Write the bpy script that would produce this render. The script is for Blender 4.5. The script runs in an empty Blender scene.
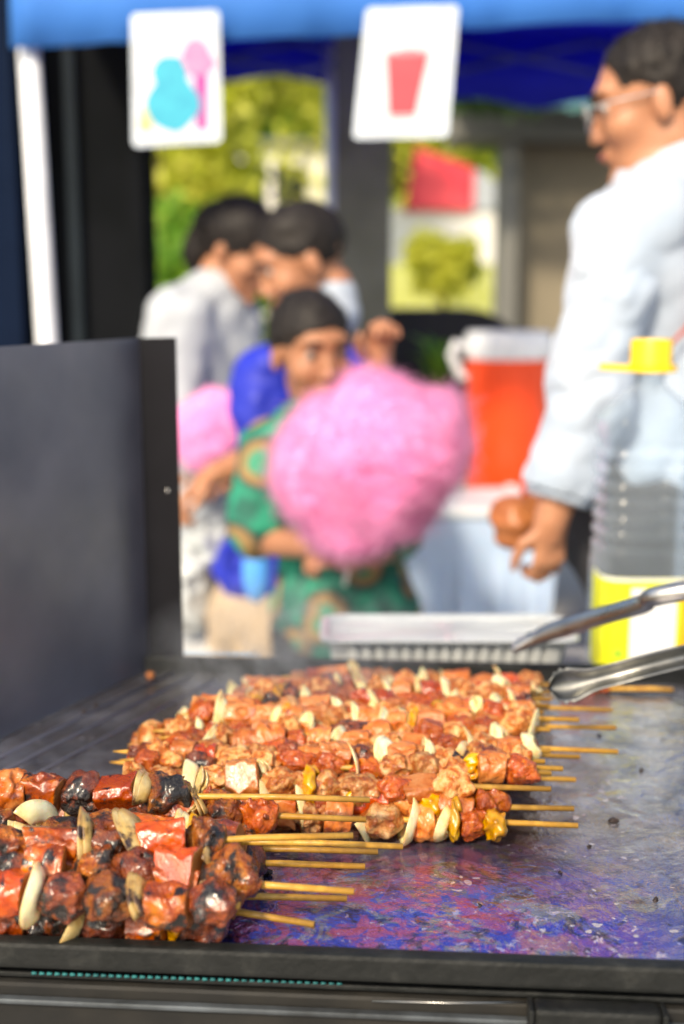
import bpy, bmesh, math, random
import numpy as np
from mathutils import Vector, Matrix
random.seed(7); rng = np.random.default_rng(7)
R = math.radians
S = bpy.context.scene; C = S.collection
# ---------------------------------------------------------------- camera
F = 1200.0; CH = 1.225; PITCH = R(10)
cp, sp = math.cos(PITCH), math.sin(PITCH)
CAM = Vector((0, 0, CH))
def ray(px, py):
    u = (px-342)/F; v = (512-py)/F
    return Vector((u, cp+v*sp, -sp+v*cp))
def P(px, py, Y):
    d = ray(px, py); return CAM + d*(Y/d.y)
def onz(px, py, z):
    d = ray(px, py); return CAM + d*((z-CH)/d.z)
cd = bpy.data.cameras.new('camera'); cam = bpy.data.objects.new('camera', cd); C.objects.link(cam)
cam.location = CAM; cam.rotation_euler = (R(80), 0, 0)
cd.sensor_fit = 'VERTICAL'; cd.sensor_height = 36; cd.lens = 36*F/1024; cd.clip_start = .05; cd.clip_end = 2000
cd.dof.use_dof = True; cd.dof.focus_distance = 0.84; cd.dof.aperture_fstop = cd.lens/1000/0.0142
S.camera = cam
# ---------------------------------------------------------------- object helpers
def link(name, me, parent=None, m=None, smooth=True):
    o = bpy.data.objects.new(name, me); C.objects.link(o)
    if m is not None and not me.materials: me.materials.append(m)
    if smooth and len(me.polygons): me.polygons.foreach_set('use_smooth', [True]*len(me.polygons))
    if parent is not None:
        o.parent = parent
        o.matrix_parent_inverse = Matrix.Translation(parent.location).inverted() if parent.rotation_euler[:] == (0,0,0) else parent.matrix_basis.inverted()
    return o
def tag(o, label=None, cat=None, group=None, kind=None):
    if label: o['label'] = label
    if cat: o['category'] = cat
    if group: o['group'] = group
    if kind: o['kind'] = kind
    return o
def empty(name, loc, label, cat, group=None):
    o = bpy.data.objects.new(name, None); C.objects.link(o); o.location = loc; o.empty_display_size = .05
    return tag(o, label, cat, group)
def from_arrays(name, v, f):
    me = bpy.data.meshes.new(name)
    me.from_pydata([tuple(map(float, p)) for p in v] if not isinstance(v, list) else v, [], f if isinstance(f, list) else [tuple(map(int, q)) for q in f]); me.update(); return me
class MB:
    def __init__(s): s.b = bmesh.new(); s.mi = 0
    def _f(s, vs, mi=None):
        try:
            f = s.b.faces.new(vs); f.material_index = s.mi if mi is None else mi; return f
        except ValueError: return None
    def quad(s, *pts): s._f([s.b.verts.new(p) for p in pts]); return s
    def box(s, c, size, rot=None, bev=0):
        M = Matrix.Translation(c) @ (rot.to_4x4() if rot is not None else Matrix.Identity(4)) @ Matrix.Diagonal((*size, 1))
        r = bmesh.ops.create_cube(s.b, size=1, matrix=M)
        fs = set(f for v in r['verts'] for f in v.link_faces)
        for f in fs: f.material_index = s.mi
        if bev:
            es = list(set(e for v in r['verts'] for e in v.link_edges))
            bmesh.ops.bevel(s.b, geom=es, offset=bev, segments=2, affect='EDGES', profile=.6, material=s.mi)
        return s
    def tube(s, pts, r, n=12, cap=True):
        pts = [Vector(p) for p in pts]
        rs = r if isinstance(r, (list, tuple)) else [r]*len(pts)
        rings = []; prev = None
        for i, p in enumerate(pts):
            t = (pts[min(i+1, len(pts)-1)]-pts[max(i-1, 0)]).normalized()
            if prev is None:
                a = t.orthogonal().normalized()
            else:
                a = (prev - t*prev.dot(t)).normalized()
            prev = a; b = t.cross(a)
            rings.append([s.b.verts.new(p+(a*math.cos(2*math.pi*k/n)+b*math.sin(2*math.pi*k/n))*rs[i]) for k in range(n)])
        for A, B in zip(rings, rings[1:]):
            for k in range(n): s._f([A[k], A[(k+1) % n], B[(k+1) % n], B[k]])
        if cap: s._f(rings[0][::-1]); s._f(rings[-1])
        return s
    def lathe(s, prof, o=(0,0,0), n=40, cap=True, wob=None):
        o = Vector(o); rings = []
        for (r, z) in prof:
            ring = []
            for k in range(n):
                a = 2*math.pi*k/n; rr = r*(wob(a, z) if wob else 1)
                ring.append(s.b.verts.new(o+Vector((rr*math.cos(a), rr*math.sin(a), z))))
            rings.append(ring)
        for A, B in zip(rings, rings[1:]):
            for k in range(n): s._f([A[k], A[(k+1) % n], B[(k+1) % n], B[k]])
        if cap: s._f(rings[0][::-1]); s._f(rings[-1])
        return s
    def prism(s, pts, d):
        d = Vector(d); A = [s.b.verts.new(p) for p in pts]; B = [s.b.verts.new(Vector(p)+d) for p in pts]
        s._f(A[::-1]); s._f(B)
        for k in range(len(A)): s._f([A[k], A[(k+1) % len(A)], B[(k+1) % len(A)], B[k]])
        return s
    def mesh(s, name):
        bmesh.ops.recalc_face_normals(s.b, faces=s.b.faces)
        me = bpy.data.meshes.new(name); s.b.to_mesh(me); s.b.free(); return me
    def build(s, name, m, parent=None, smooth=False, autos=None):
        me = s.mesh(name)
        if isinstance(m, (list, tuple)):
            for q in m: me.materials.append(q)
            m = None
        o = link(name, me, parent, m, smooth)
        if autos: 
            me.set_sharp_from_angle(angle=R(autos))
        return o
# ---------------------------------------------------------------- SDF surfaces
def cap_(a, b, ra, rb=None, k=.02): return ('c', np.array(a, float), np.array(b, float), ra, ra if rb is None else rb, k)
def ell_(c, r, rot=None, k=.02): return ('e', np.array(c, float), np.array(r, float), np.array(rot if rot is not None else np.eye(3), float), k)
def sub_(c, r, rot=None, k=.01): return ('s', np.array(c, float), np.array(r, float), np.array(rot if rot is not None else np.eye(3), float), k)
def _bb(p):
    if p[0] == 'c':
        r = max(p[3], p[4]); return np.minimum(p[1], p[2])-r, np.maximum(p[1], p[2])+r
    r = max(p[2]); return p[1]-r, p[1]+r
def sdf_mesh(name, prims, h, noise=None, cuts=(), inflate=0):
    solid = [p for p in prims if p[0] != 's']
    lo = np.min([_bb(p)[0] for p in solid], 0)-inflate-.02-3*h; hi = np.max([_bb(p)[1] for p in solid], 0)+inflate+.02+3*h
    n = np.ceil((hi-lo)/h).astype(int)+1
    f = np.full(n, 1.0, np.float32)
    ax = [lo[i]+h*np.arange(n[i]) for i in range(3)]
    for p in solid+[q for q in prims if q[0] == 's']:
        a, b = _bb(p); k = p[-1]; mg = k+inflate+.012+2*h
        i0 = np.clip(np.floor((a-mg-lo)/h).astype(int), 0, n-1); i1 = np.clip(np.ceil((b+mg-lo)/h).astype(int)+1, 1, n)
        X, Y, Z = np.meshgrid(*[ax[i][i0[i]:i1[i]] for i in range(3)], indexing='ij')
        Q = np.stack([X, Y, Z], -1)
        if p[0] == 'c':
            A, B = p[1], p[2]; ab = B-A; t = np.clip(((Q-A)@ab)/max(ab@ab, 1e-12), 0, 1)
            d = np.linalg.norm(Q-A-t[..., None]*ab, axis=-1)-(p[3]+(p[4]-p[3])*t)
        else:
            q = (Q-p[1])@p[3]; k0 = np.linalg.norm(q/p[2], axis=-1); k1 = np.linalg.norm(q/p[2]**2, axis=-1)+1e-9
            d = k0*(k0-1)/k1
        sl = tuple(slice(i0[i], i1[i]) for i in range(3)); g = f[sl]
        if p[0] == 's':
            d = -d; hh = np.clip(.5-.5*(g-d)/k, 0, 1); f[sl] = g*(1-hh)+d*hh+k*hh*(1-hh)
        else:
            hh = np.clip(.5+.5*(g-d)/k, 0, 1); f[sl] = g*(1-hh)+d*hh-k*hh*(1-hh)
    f -= inflate
    if noise or cuts:
        X, Y, Z = np.meshgrid(*ax, indexing='ij')
        if noise: f += noise(X, Y, Z).astype(np.float32)
        for (pt, nr) in cuts:
            f = np.maximum(f, ((X-pt[0])*nr[0]+(Y-pt[1])*nr[1]+(Z-pt[2])*nr[2]).astype(np.float32))
    ins = f < 0
    cn = n-1
    cnt = np.zeros(cn, np.int16)
    offs = [(i, j, k) for i in (0, 1) for j in (0, 1) for k in (0, 1)]
    sl = lambda o: tuple(slice(o[i], o[i]+cn[i]) for i in range(3))
    for o in offs: cnt += ins[sl(o)]
    act = (cnt > 0) & (cnt < 8)
    idx = np.argwhere(act); vid = -np.ones(cn, int); vid[act] = np.arange(len(idx))
    acc = np.zeros((len(idx), 3)); w = np.zeros(len(idx))
    for o in offs:
        for a in range(3):
            if o[a]: continue
            o2 = list(o); o2[a] = 1
            fa = f[tuple((idx+o).T)]; fb = f[tuple((idx+o2).T)]
            m = (fa < 0) != (fb < 0); t = fa/(fa-fb+1e-12*(fa == fb)); pt = np.array(o, float)[None]+np.zeros((len(idx), 3)); pt[:, a] = t
            acc[m] += pt[m]; w[m] += 1
    V = lo+h*(idx+acc/w[:, None])
    faces = []
    for a in range(3):
        b, c = (a+1) % 3, (a+2) % 3
        s1 = [slice(None)]*3; s2 = [slice(None)]*3; s1[a] = slice(0, -1); s2[a] = slice(1, None)
        ch = ins[tuple(s1)] != ins[tuple(s2)]
        e = np.argwhere(ch); e = e[(e[:, b] > 0) & (e[:, c] > 0) & (e[:, b] < cn[b]) & (e[:, c] < cn[c])]
        if not len(e): continue
        eb = np.eye(3, dtype=int)[b]; ec = np.eye(3, dtype=int)[c]
        q = np.stack([vid[tuple((e-eb-ec).T)], vid[tuple((e-ec).T)], vid[tuple(e.T)], vid[tuple((e-eb).T)]], 1)
        fl = ins[tuple(e.T)]
        q[~fl] = q[~fl][:, ::-1]
        faces.append(q)
    faces = np.concatenate(faces); faces = faces[(faces >= 0).all(1)]
    me = bpy.data.meshes.new(name)
    me.vertices.add(len(V)); me.vertices.foreach_set('co', V.astype(np.float32).ravel())
    me.loops.add(len(faces)*4); me.loops.foreach_set('vertex_index', faces.ravel().astype(np.int32))
    me.polygons.add(len(faces)); me.polygons.foreach_set('loop_start', np.arange(0, len(faces)*4, 4, dtype=np.int32))
    me.update(); me.validate(); return me
def snoise(scale, amp, seed=0, n=14):
    r = np.random.default_rng(seed); K = r.normal(size=(n, 3)); K /= np.linalg.norm(K, axis=1)[:, None]
    K *= (2*math.pi/scale)*r.uniform(.6, 1.7, (n, 1)); ph = r.uniform(0, 6.28, n)
    return lambda X, Y, Z: sum(np.sin(k[0]*X+k[1]*Y+k[2]*Z+p) for k, p in zip(K, ph))*(amp/math.sqrt(n/2))
def addn(*fs): return lambda X, Y, Z: sum(f(X, Y, Z) for f in fs)
def strands(name, me, n, length, width, seed, mode, m_, parent, nseg=4):
    q = np.random.default_rng(seed); P_ = len(me.polygons); c_ = np.empty(P_*3, np.float32); nn = np.empty(P_*3, np.float32)
    me.polygons.foreach_get('center', c_); me.polygons.foreach_get('normal', nn); c_ = c_.reshape(-1, 3); nn = nn.reshape(-1, 3)
    i = q.integers(0, P_, n); p = c_[i]-nn[i]*.001; nr = nn[i]
    rv = q.normal(size=(n, 3)); t = rv-nr*(rv*nr).sum(1)[:, None]; t /= np.linalg.norm(t, axis=1)[:, None]
    if mode == 'floss': d = t*.9+nr*q.uniform(.15, .95, (n, 1)); bend = -nr*q.uniform(.1, .8, (n, 1))
    elif mode == 'short': d = t*.55+nr*.8+np.array((0, 0, .1)); bend = np.array((0, 0, -.25))*np.ones((n, 1))
    else:
        dn = np.array((0, 0, -1.)); f = dn-nr*(nr@dn)[:, None]; d = f*.8+t*.35+nr*.22; bend = -nr*.25
    d /= np.linalg.norm(d, axis=1)[:, None]; L = length*q.uniform(.5, 1.3, (n, 1)); sd_ = np.cross(d, q.normal(size=(n, 3))); sd_ /= np.linalg.norm(sd_, axis=1)[:, None]
    V = np.empty((n, nseg+1, 2, 3))
    for k in range(nseg+1):
        f = k/nseg; c0 = p+d*L*f+bend*L*f*f; w_ = width*(1-f*.7); V[:, k, 0] = c0-sd_*w_; V[:, k, 1] = c0+sd_*w_
    b = (np.arange(n)*(nseg+1)*2)[:, None]+np.arange(nseg)[None]*2
    Fc = np.stack([b, b+1, b+3, b+2], -1).reshape(-1, 4)
    m2 = bpy.data.meshes.new(name); m2.vertices.add(V.size//3); m2.vertices.foreach_set('co', V.astype(np.float32).ravel()); m2.loops.add(len(Fc)*4); m2.loops.foreach_set('vertex_index', Fc.ravel().astype(np.int32)); m2.polygons.add(len(Fc)); m2.polygons.foreach_set('loop_start', np.arange(0, len(Fc)*4, 4, dtype=np.int32)); m2.update()
    return link(name, m2, parent, m_)
def folds(scale, amp, seed, zs=1.8):
    a = snoise(scale, 1, seed); b = snoise(scale*.55, 1, seed+1)
    return lambda X, Y, Z: amp*(1.1*np.abs(a(X, Y, Z*zs))+.5*np.abs(b(X, Y, Z*zs))-.8)*-1
# ---------------------------------------------------------------- materials
def newmat(name):
    m = bpy.data.materials.new(name); m.use_nodes = True; nt = m.node_tree
    return m, nt, nt.nodes['Principled BSDF']
def c4(c): return (*c, 1) if len(c) == 3 else c
def N(nt, t, **kw):
    n = nt.nodes.new(t)
    for k, v in kw.items():
        if k in n.inputs.keys() if hasattr(n.inputs, 'keys') else False: n.inputs[k].default_value = v
        else: setattr(n, k, v)
    return n
def coords(nt, rnd=True):
    tc = nt.nodes.new('ShaderNodeTexCoord')
    if not rnd: return tc.outputs['Object']
    oi = nt.nodes.new('ShaderNodeObjectInfo'); ml = N(nt, 'ShaderNodeMath', operation='MULTIPLY'); ml.inputs[1].default_value = 37.0
    nt.links.new(oi.outputs['Random'], ml.inputs[0])
    va = N(nt, 'ShaderNodeVectorMath', operation='ADD'); nt.links.new(tc.outputs['Object'], va.inputs[0]); nt.links.new(ml.outputs[0], va.inputs[1])
    return va.outputs[0]
def noise_(nt, co, scale, detail=4, rough=.55, dist=0):
    n = nt.nodes.new('ShaderNodeTexNoise'); n.inputs['Scale'].default_value = scale; n.inputs['Detail'].default_value = detail
    n.inputs['Roughness'].default_value = rough; n.inputs['Distortion'].default_value = dist
    nt.links.new(co, n.inputs['Vector']); return n.outputs['Fac']
def ramp_(nt, fac, stops, interp='LINEAR'):
    r = nt.nodes.new('ShaderNodeValToRGB'); r.color_ramp.interpolation = interp; e = r.color_ramp.elements
    while len(e) < len(stops): e.new(.5)
    for q, (p, c) in zip(e, stops): q.position = p; q.color = c4(c) if not isinstance(c, (int, float)) else (c, c, c, 1)
    nt.links.new(fac, r.inputs[0]); return r.outputs['Color']
def mix_(nt, fac, a, b, mode='MIX'):
    m = nt.nodes.new('ShaderNodeMix'); m.data_type = 'RGBA'; m.blend_type = mode
    for s_, v in ((m.inputs[0], fac), (m.inputs[6], a), (m.inputs[7], b)):
        if isinstance(v, (int, float)): s_.default_value = v
        elif isinstance(v, tuple): s_.default_value = c4(v)
        else: nt.links.new(v, s_)
    return m.outputs[2]
def bump_(nt, bs, h, strength=.4, dist=.002, chain=None):
    b = nt.nodes.new('ShaderNodeBump'); b.inputs['Strength'].default_value = strength; b.inputs['Distance'].default_value = dist
    nt.links.new(h, b.inputs['Height'])
    if chain: nt.links.new(chain, b.inputs['Normal'])
    nt.links.new(b.outputs[0], bs.inputs['Normal']); return b.outputs[0]
def pm(name, c1, c2=None, scale=8, rough=.6, metal=0, bump=0, bscale=40, bd=.002, coat=0, sss=0, sssr=.01, spec=.5, r2=None, rnd=False, stops=None, sheen=0):
    m, nt, bs = newmat(name)
    co = coords(nt, rnd)
    bs.inputs['Roughness'].default_value = rough; bs.inputs['Metallic'].default_value = metal
    bs.inputs['Specular IOR Level'].default_value = spec
    if c2 is None: c2 = tuple(x*.8 for x in c1)
    nf = noise_(nt, co, scale)
    col = ramp_(nt, nf, stops if stops else [(.35, c1), (.65, c2)])
    nt.links.new(col, bs.inputs['Base Color'])
    if r2 is not None: nt.links.new(ramp_(nt, noise_(nt, co, scale*1.7, 5), [(.35, rough), (.65, r2)]), bs.inputs['Roughness'])
    if bump: bump_(nt, bs, noise_(nt, co, bscale, 5), bump, bd)
    bs.inputs['Coat Weight'].default_value = coat; bs.inputs['Coat Roughness'].default_value = .12
    bs.inputs['Sheen Weight'].default_value = sheen
    if sss:
        bs.inputs['Subsurface Weight'].default_value = sss; bs.inputs['Subsurface Radius'].default_value = (1, .4, .25); bs.inputs['Subsurface Scale'].default_value = sssr
    return m
M = {}
M['skin'] = pm('skin_tan', (.42, .19, .10), (.37, .16, .085), 14, .45, sss=.15, sssr=.01, bump=.1, bscale=200)
M['skin_child'] = pm('skin_brown', (.37, .165, .085), (.31, .135, .07), 14, .5, sss=.12)
M['hair'] = pm('hair_black', (.010, .008, .008), (.018, .014, .012), 60, .6, bump=.25, bscale=150, spec=.25)
M['lip'] = pm('lip', (.35, .1, .09), None, 20, .4)
M['eye'] = pm('eye_white', (.30, .26, .24), None, 20, .2)
M['iris'] = pm('iris_dark', (.02, .012, .008), None, 20, .1)
M['white_cloth'] = pm('white_cotton', (.42, .46, .53), (.34, .41, .51), 5, .85, bump=.35, bscale=22, bd=.012, sheen=.2)
M['grey_cloth'] = pm('pale_grey_cotton', (.40, .43, .47), (.33, .36, .40), 6, .9, bump=.4, bscale=18, bd=.01)
M['black_cloth'] = pm('black_cloth', (.012, .012, .015), (.02, .02, .024), 6, .8, bump=.3, bscale=25, bd=.005)
M['blue_cloth'] = pm('royal_blue_jersey', (.008, .022, .42), (.006, .016, .32), 6, .6, bump=.3, bscale=20, bd=.008)
M['light_blue'] = pm('sky_blue_trim', (.08, .35, .85), None, 6, .6)
M['beige_cloth'] = pm('beige_cotton', (.46, .35, .24), (.40, .30, .2), 6, .85, bump=.3, bscale=20, bd=.008)
M['red_strap'] = pm('rust_red_leather', (.42, .06, .03), None, 12, .5)
M['brown_leather'] = pm('brown_leather', (.38, .13, .04), (.26, .08, .025), 18, .45, bump=.3, bscale=60)
M['white_plastic'] = pm('white_plastic', (.78, .80, .82), None, 6, .35)
M['orange_plastic'] = pm('orange_plastic', (.88, .07, .010), (.80, .06, .009), 4, .38, sss=.05)
M['yellow_plastic'] = pm('yellow_plastic', (.88, .55, .01), (.82, .48, .01), 8, .35)
M['dark_metal'] = pm('black_painted_steel', (.010, .011, .011), (.022, .023, .022), 45, .45, .1, bump=.7, bscale=190, bd=.0012, r2=.65, spec=.35, stops=[(.3, (.005, .006, .006)), (.58, (.010, .011, .011)), (.66, (.018, .019, .018)), (.72, (.008, .008, .008))])
M['steel'] = pm('brushed_steel', (.46, .46, .46), (.36, .36, .35), 30, .26, 1, bump=.08, bscale=120, bd=.0006, r2=.36)
M['steel_dark'] = pm('dark_brushed_steel', (.24, .24, .23), (.14, .14, .13), 30, .3, 1, bump=.08, bscale=120, bd=.0006, r2=.45)  # darker version of the steel, for the lower tong arm
M['bright_pole'] = pm('white_powder_coat', (.78, .80, .84), None, 8, .4)
M['post'] = pm('weathered_grey_post', (.21, .215, .17), (.15, .155, .12), 6, .85, spec=.2, bump=.4, bscale=20)
M['black_wall'] = pm('black_stained_boards', (.004, .005, .006), (.007, .008, .010), 4, .9, spec=.08, bump=.2, bscale=14)
M['batten'] = pm('dark_blue_grey_batten', (.018, .026, .034), None, 6, .8, spec=.15)
M['beige_wall'] = pm('beige_render', (.26, .22, .15), (.20, .17, .12), 1.2, .9, bump=.3, bscale=10)
M['grey_wall'] = pm('grey_concrete', (.17, .17, .15), (.13, .13, .12), 1.5, .9, bump=.3, bscale=10)
M['white_wall'] = pm('white_painted_wall', (.82, .80, .76), (.76, .73, .7), 1.5, .9)
M['red_roof'] = pm('red_roof_sheet', (.62, .035, .05), (.55, .03, .045), 1.0, .6)
M['teal'] = pm('teal_painted_sheet', (.10, .28, .27), (.07, .2, .2), 2, .6)
M['fence'] = pm('pale_yellow_green_boards', (.50, .52, .16), (.42, .46, .12), 2, .9)
M['ground'] = pm('concrete_paving', (.38, .36, .33), (.30, .285, .26), .9, .9, bump=.4, bscale=30)
M['grass'] = pm('dry_lawn', (.16, .20, .04), (.10, .14, .03), .7, 1)
M['pot'] = pm('terracotta', (.35, .12, .05), None, 9, .8)
M['bark'] = pm('bark', (.10, .07, .045), (.06, .04, .03), 9, .9, bump=.6, bscale=30)
M['navy'] = pm('navy_cloth', (.004, .010, .028), None, 6, .9, spec=.08)
M['table'] = pm('folding_table_top', (.22, .22, .23), None, 6, .5)
def leafmat(name, a, b, tr=.35):
    m, nt, bs = newmat(name)
    oi = nt.nodes.new('ShaderNodeNewGeometry')
    col = ramp_(nt, oi.outputs['Random Per Island'], [(0, a), (1, b)])
    nt.links.new(col, bs.inputs['Base Color']); bs.inputs['Roughness'].default_value = .6
    t = nt.nodes.new('ShaderNodeBsdfTranslucent'); nt.links.new(col, t.inputs[0])
    mx = nt.nodes.new('ShaderNodeMixShader'); mx.inputs[0].default_value = tr
    nt.links.new(bs.outputs[0], mx.inputs[1]); nt.links.new(t.outputs[0], mx.inputs[2])
    nt.links.new(mx.outputs[0], nt.nodes['Material Output'].inputs[0]); return m
M['leaf_y'] = leafmat('leaf_yellow_green', (.46, .50, .04), (.74, .72, .13), .5)
M['leaf_g'] = leafmat('leaf_green', (.10, .30, .03), (.30, .48, .05), .45)
M['leaf_d'] = leafmat('leaf_dark_green', (.03, .08, .02), (.06, .12, .03), .3)
def canvas(name, col, tr):
    m, nt, bs = newmat(name)
    cc = ramp_(nt, noise_(nt, coords(nt, False), 2.5), [(.3, col), (.7, tuple(x*.8 for x in col))])
    nt.links.new(cc, bs.inputs['Base Color']); bs.inputs['Roughness'].default_value = .7
    t = nt.nodes.new('ShaderNodeBsdfTranslucent'); nt.links.new(cc, t.inputs[0])
    mx = nt.nodes.new('ShaderNodeMixShader'); mx.inputs[0].default_value = tr
    nt.links.new(bs.outputs[0], mx.inputs[1]); nt.links.new(t.outputs[0], mx.inputs[2]); nt.links.new(mx.outputs[0], nt.nodes['Material Output'].inputs[0])
    return m
M['canvas'] = canvas('royal_blue_canvas', (.02, .04, .72), .5)
M['valance'] = canvas('sunlit_blue_canvas', (.05, .26, .80), .3)  # paler than the roof canvas: sunlight on the valance put into its colour
M['white_canvas'] = canvas('white_canvas', (.8, .8, .78), .4)
M['floss'] = pm('pink_spun_sugar', (.92, .40, .68), (.86, .26, .56), 9, 1, bump=.25, bscale=90, bd=.003, sss=.45, sssr=.03, spec=.1, sheen=.6)
bsf = M['floss'].node_tree.nodes['Principled BSDF']; bsf.inputs['Subsurface Radius'].default_value = (1, .6, .9)
# food
def foodmat(name, stops, scale, char=None, charpos=(.55, .62), coat=.5, rough=.35, bump=.5, bs_=260, bd=.0012, sss=.1, cs=70, hi=None, ridge=.6):
    m, nt, bs = newmat(name); co = coords(nt)
    col = ramp_(nt, noise_(nt, co, scale, 5, .6, .4), stops)
    if hi: col = mix_(nt, ramp_(nt, noise_(nt, co, scale*2.3, 4), [(.58, 0), (.66, 1)]), col, hi)
    if char is not None:
        cf = ramp_(nt, noise_(nt, co, cs, 6, .62, .3), [(charpos[0], 0), (charpos[1], 1)])
        col = mix_(nt, cf, col, char)
    if char is not None:
        ge = nt.nodes.new('ShaderNodeNewGeometry'); pn = N(nt, 'ShaderNodeMath', operation='ADD'); nt.links.new(ge.outputs['Pointiness'], pn.inputs[0])
        nz = N(nt, 'ShaderNodeMath', operation='MULTIPLY_ADD'); nt.links.new(noise_(nt, co, 110, 4), nz.inputs[0]); nz.inputs[1].default_value = .16; nz.inputs[2].default_value = -.08; nt.links.new(nz.outputs[0], pn.inputs[1])
        ed = ramp_(nt, pn.outputs[0], [(.525, 0), (.60, ridge)])
        col = mix_(nt, ed, col, tuple(.4*a+.6*b for a, b in zip(stops[-1][1], char)))
    oi = nt.nodes.new('ShaderNodeObjectInfo'); hs = nt.nodes.new('ShaderNodeHueSaturation'); mr_ = N(nt, 'ShaderNodeMapRange'); mr_.inputs['To Min'].default_value = .60; mr_.inputs['To Max'].default_value = 1.05; hs.inputs['Saturation'].default_value = 1.08
    if 'onion' in name: mr_.inputs['To Min'].default_value = .92; mr_.inputs['To Max'].default_value = 1.15; hs.inputs['Saturation'].default_value = 1.0
    nt.links.new(oi.outputs['Random'], mr_.inputs['Value']); nt.links.new(mr_.outputs[0], hs.inputs['Value']); nt.links.new(col, hs.inputs['Color']); col = hs.outputs[0]
    nt.links.new(col, bs.inputs['Base Color'])
    nt.links.new(ramp_(nt, noise_(nt, co, 130, 3), [(.35, rough*.6), (.7, min(1, rough*1.7))]), bs.inputs['Roughness'])
    bs.inputs['Coat Weight'].default_value = coat*.9; bs.inputs['Coat Roughness'].default_value = .19
    bs.inputs['Subsurface Weight'].default_value = sss; bs.inputs['Subsurface Scale'].default_value = .004; bs.inputs['Subsurface Radius'].default_value = (1, .45, .2)
    b1 = bump_(nt, bs, noise_(nt, co, bs_*1.6, 6, .7), bump, bd)
    b2 = bump_(nt, bs, noise_(nt, co, bs_*.4, 4, .6, 1.0), bump, bd*2, b1)
    b3 = nt.nodes.new('ShaderNodeBump'); b3.inputs['Strength'].default_value = .5; b3.inputs['Distance'].default_value = .0022; nt.links.new(noise_(nt, co, 95, 4, .55, .8), b3.inputs['Height']); nt.links.new(b3.outputs[0], bs.inputs['Coat Normal'])
    return m
CH_ = (.013, .009, .008)
M['saus_c'] = foodmat('charred_sausage', [(.3, (.60, .20, .04)), (.48, (.46, .09, .02)), (.64, (.18, .035, .015))], 45, CH_, (.52, .60), .5, .3, .4, 220, hi=(.62, .25, .14))
M['saus_p'] = foodmat('pale_sausage', [(.3, (.66, .30, .13)), (.5, (.58, .20, .07)), (.7, (.42, .09, .025))], 45, (.12, .03, .02), (.58, .72), .35, .38, .3, 220)
M['saus_cut'] = foodmat('sausage_cut_face', [(.3, (.58, .25, .10)), (.7, (.46, .15, .05))], 60, (.10, .03, .02), (.58, .72), .3, .4, .4, 300)
M['saus_r'] = foodmat('red_glazed_sausage', [(.3, (.58, .11, .02)), (.55, (.44, .06, .015)), (.75, (.22, .035, .01))], 45, CH_, (.57, .66), .7, .22, .35, 220)
M['meat_c'] = foodmat('charred_meat', [(.28, (.60, .27, .08)), (.42, (.46, .15, .035)), (.55, (.28, .065, .02)), (.7, (.11, .028, .016))], 95, CH_, (.49, .57), .45, .32, .9, 330, .0022, cs=55)
M['meat_b'] = foodmat('burgundy_glazed_meat', [(.28, (.44, .13, .04)), (.48, (.26, .06, .025)), (.7, (.10, .025, .02))], 95, CH_, (.50, .58), .6, .25, .9, 300, .002, cs=60)
M['meat_p'] = foodmat('pale_grilled_meat', [(.28, (.86, .56, .30)), (.45, (.74, .36, .15)), (.54, (.50, .155, .045)), (.72, (.28, .05, .018))], 90, (.12, .03, .02), (.60, .72), .35, .38, .8, 300, .0018, hi=(.62, .36, .12))
M['meat_r'] = foodmat('red_glazed_meat', [(.28, (.60, .20, .05)), (.5, (.44, .085, .02)), (.75, (.22, .035, .015))], 90, CH_, (.64, .72), .6, .25, .8, 300, .0018)
M['oni_p'] = foodmat('translucent_onion', [(.3, (.95, .84, .58)), (.55, (.92, .72, .36)), (.78, (.70, .40, .12))], 40, (.20, .08, .02), (.70, .8), .5, .25, .3, 120, .0008, .55)
M['oni_c'] = foodmat('charred_onion', [(.3, (.70, .56, .26)), (.55, (.58, .36, .10)), (.75, (.24, .09, .03))], 50, CH_, (.52, .60), .4, .35, .4, 150, .001, .15)
M['pep_c'] = foodmat('charred_yellow_pepper', [(.3, (.62, .36, .05)), (.6, (.55, .24, .03)), (.8, (.35, .08, .02))], 45, CH_, (.62, .7), .6, .22, .3, 150)
M['burnt'] = pm('burnt_crust', (.012, .008, .008), (.03, .016, .012), 300, .5, bump=.6, bscale=500)
M['stick'] = foodmat('bamboo', [(.3, (.76, .47, .13)), (.6, (.66, .36, .08)), (.8, (.42, .19, .04))], 60, (.07, .03, .015), (.70, .74), .1, .5, .25, 200, .0005, .05, cs=90)
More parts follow.
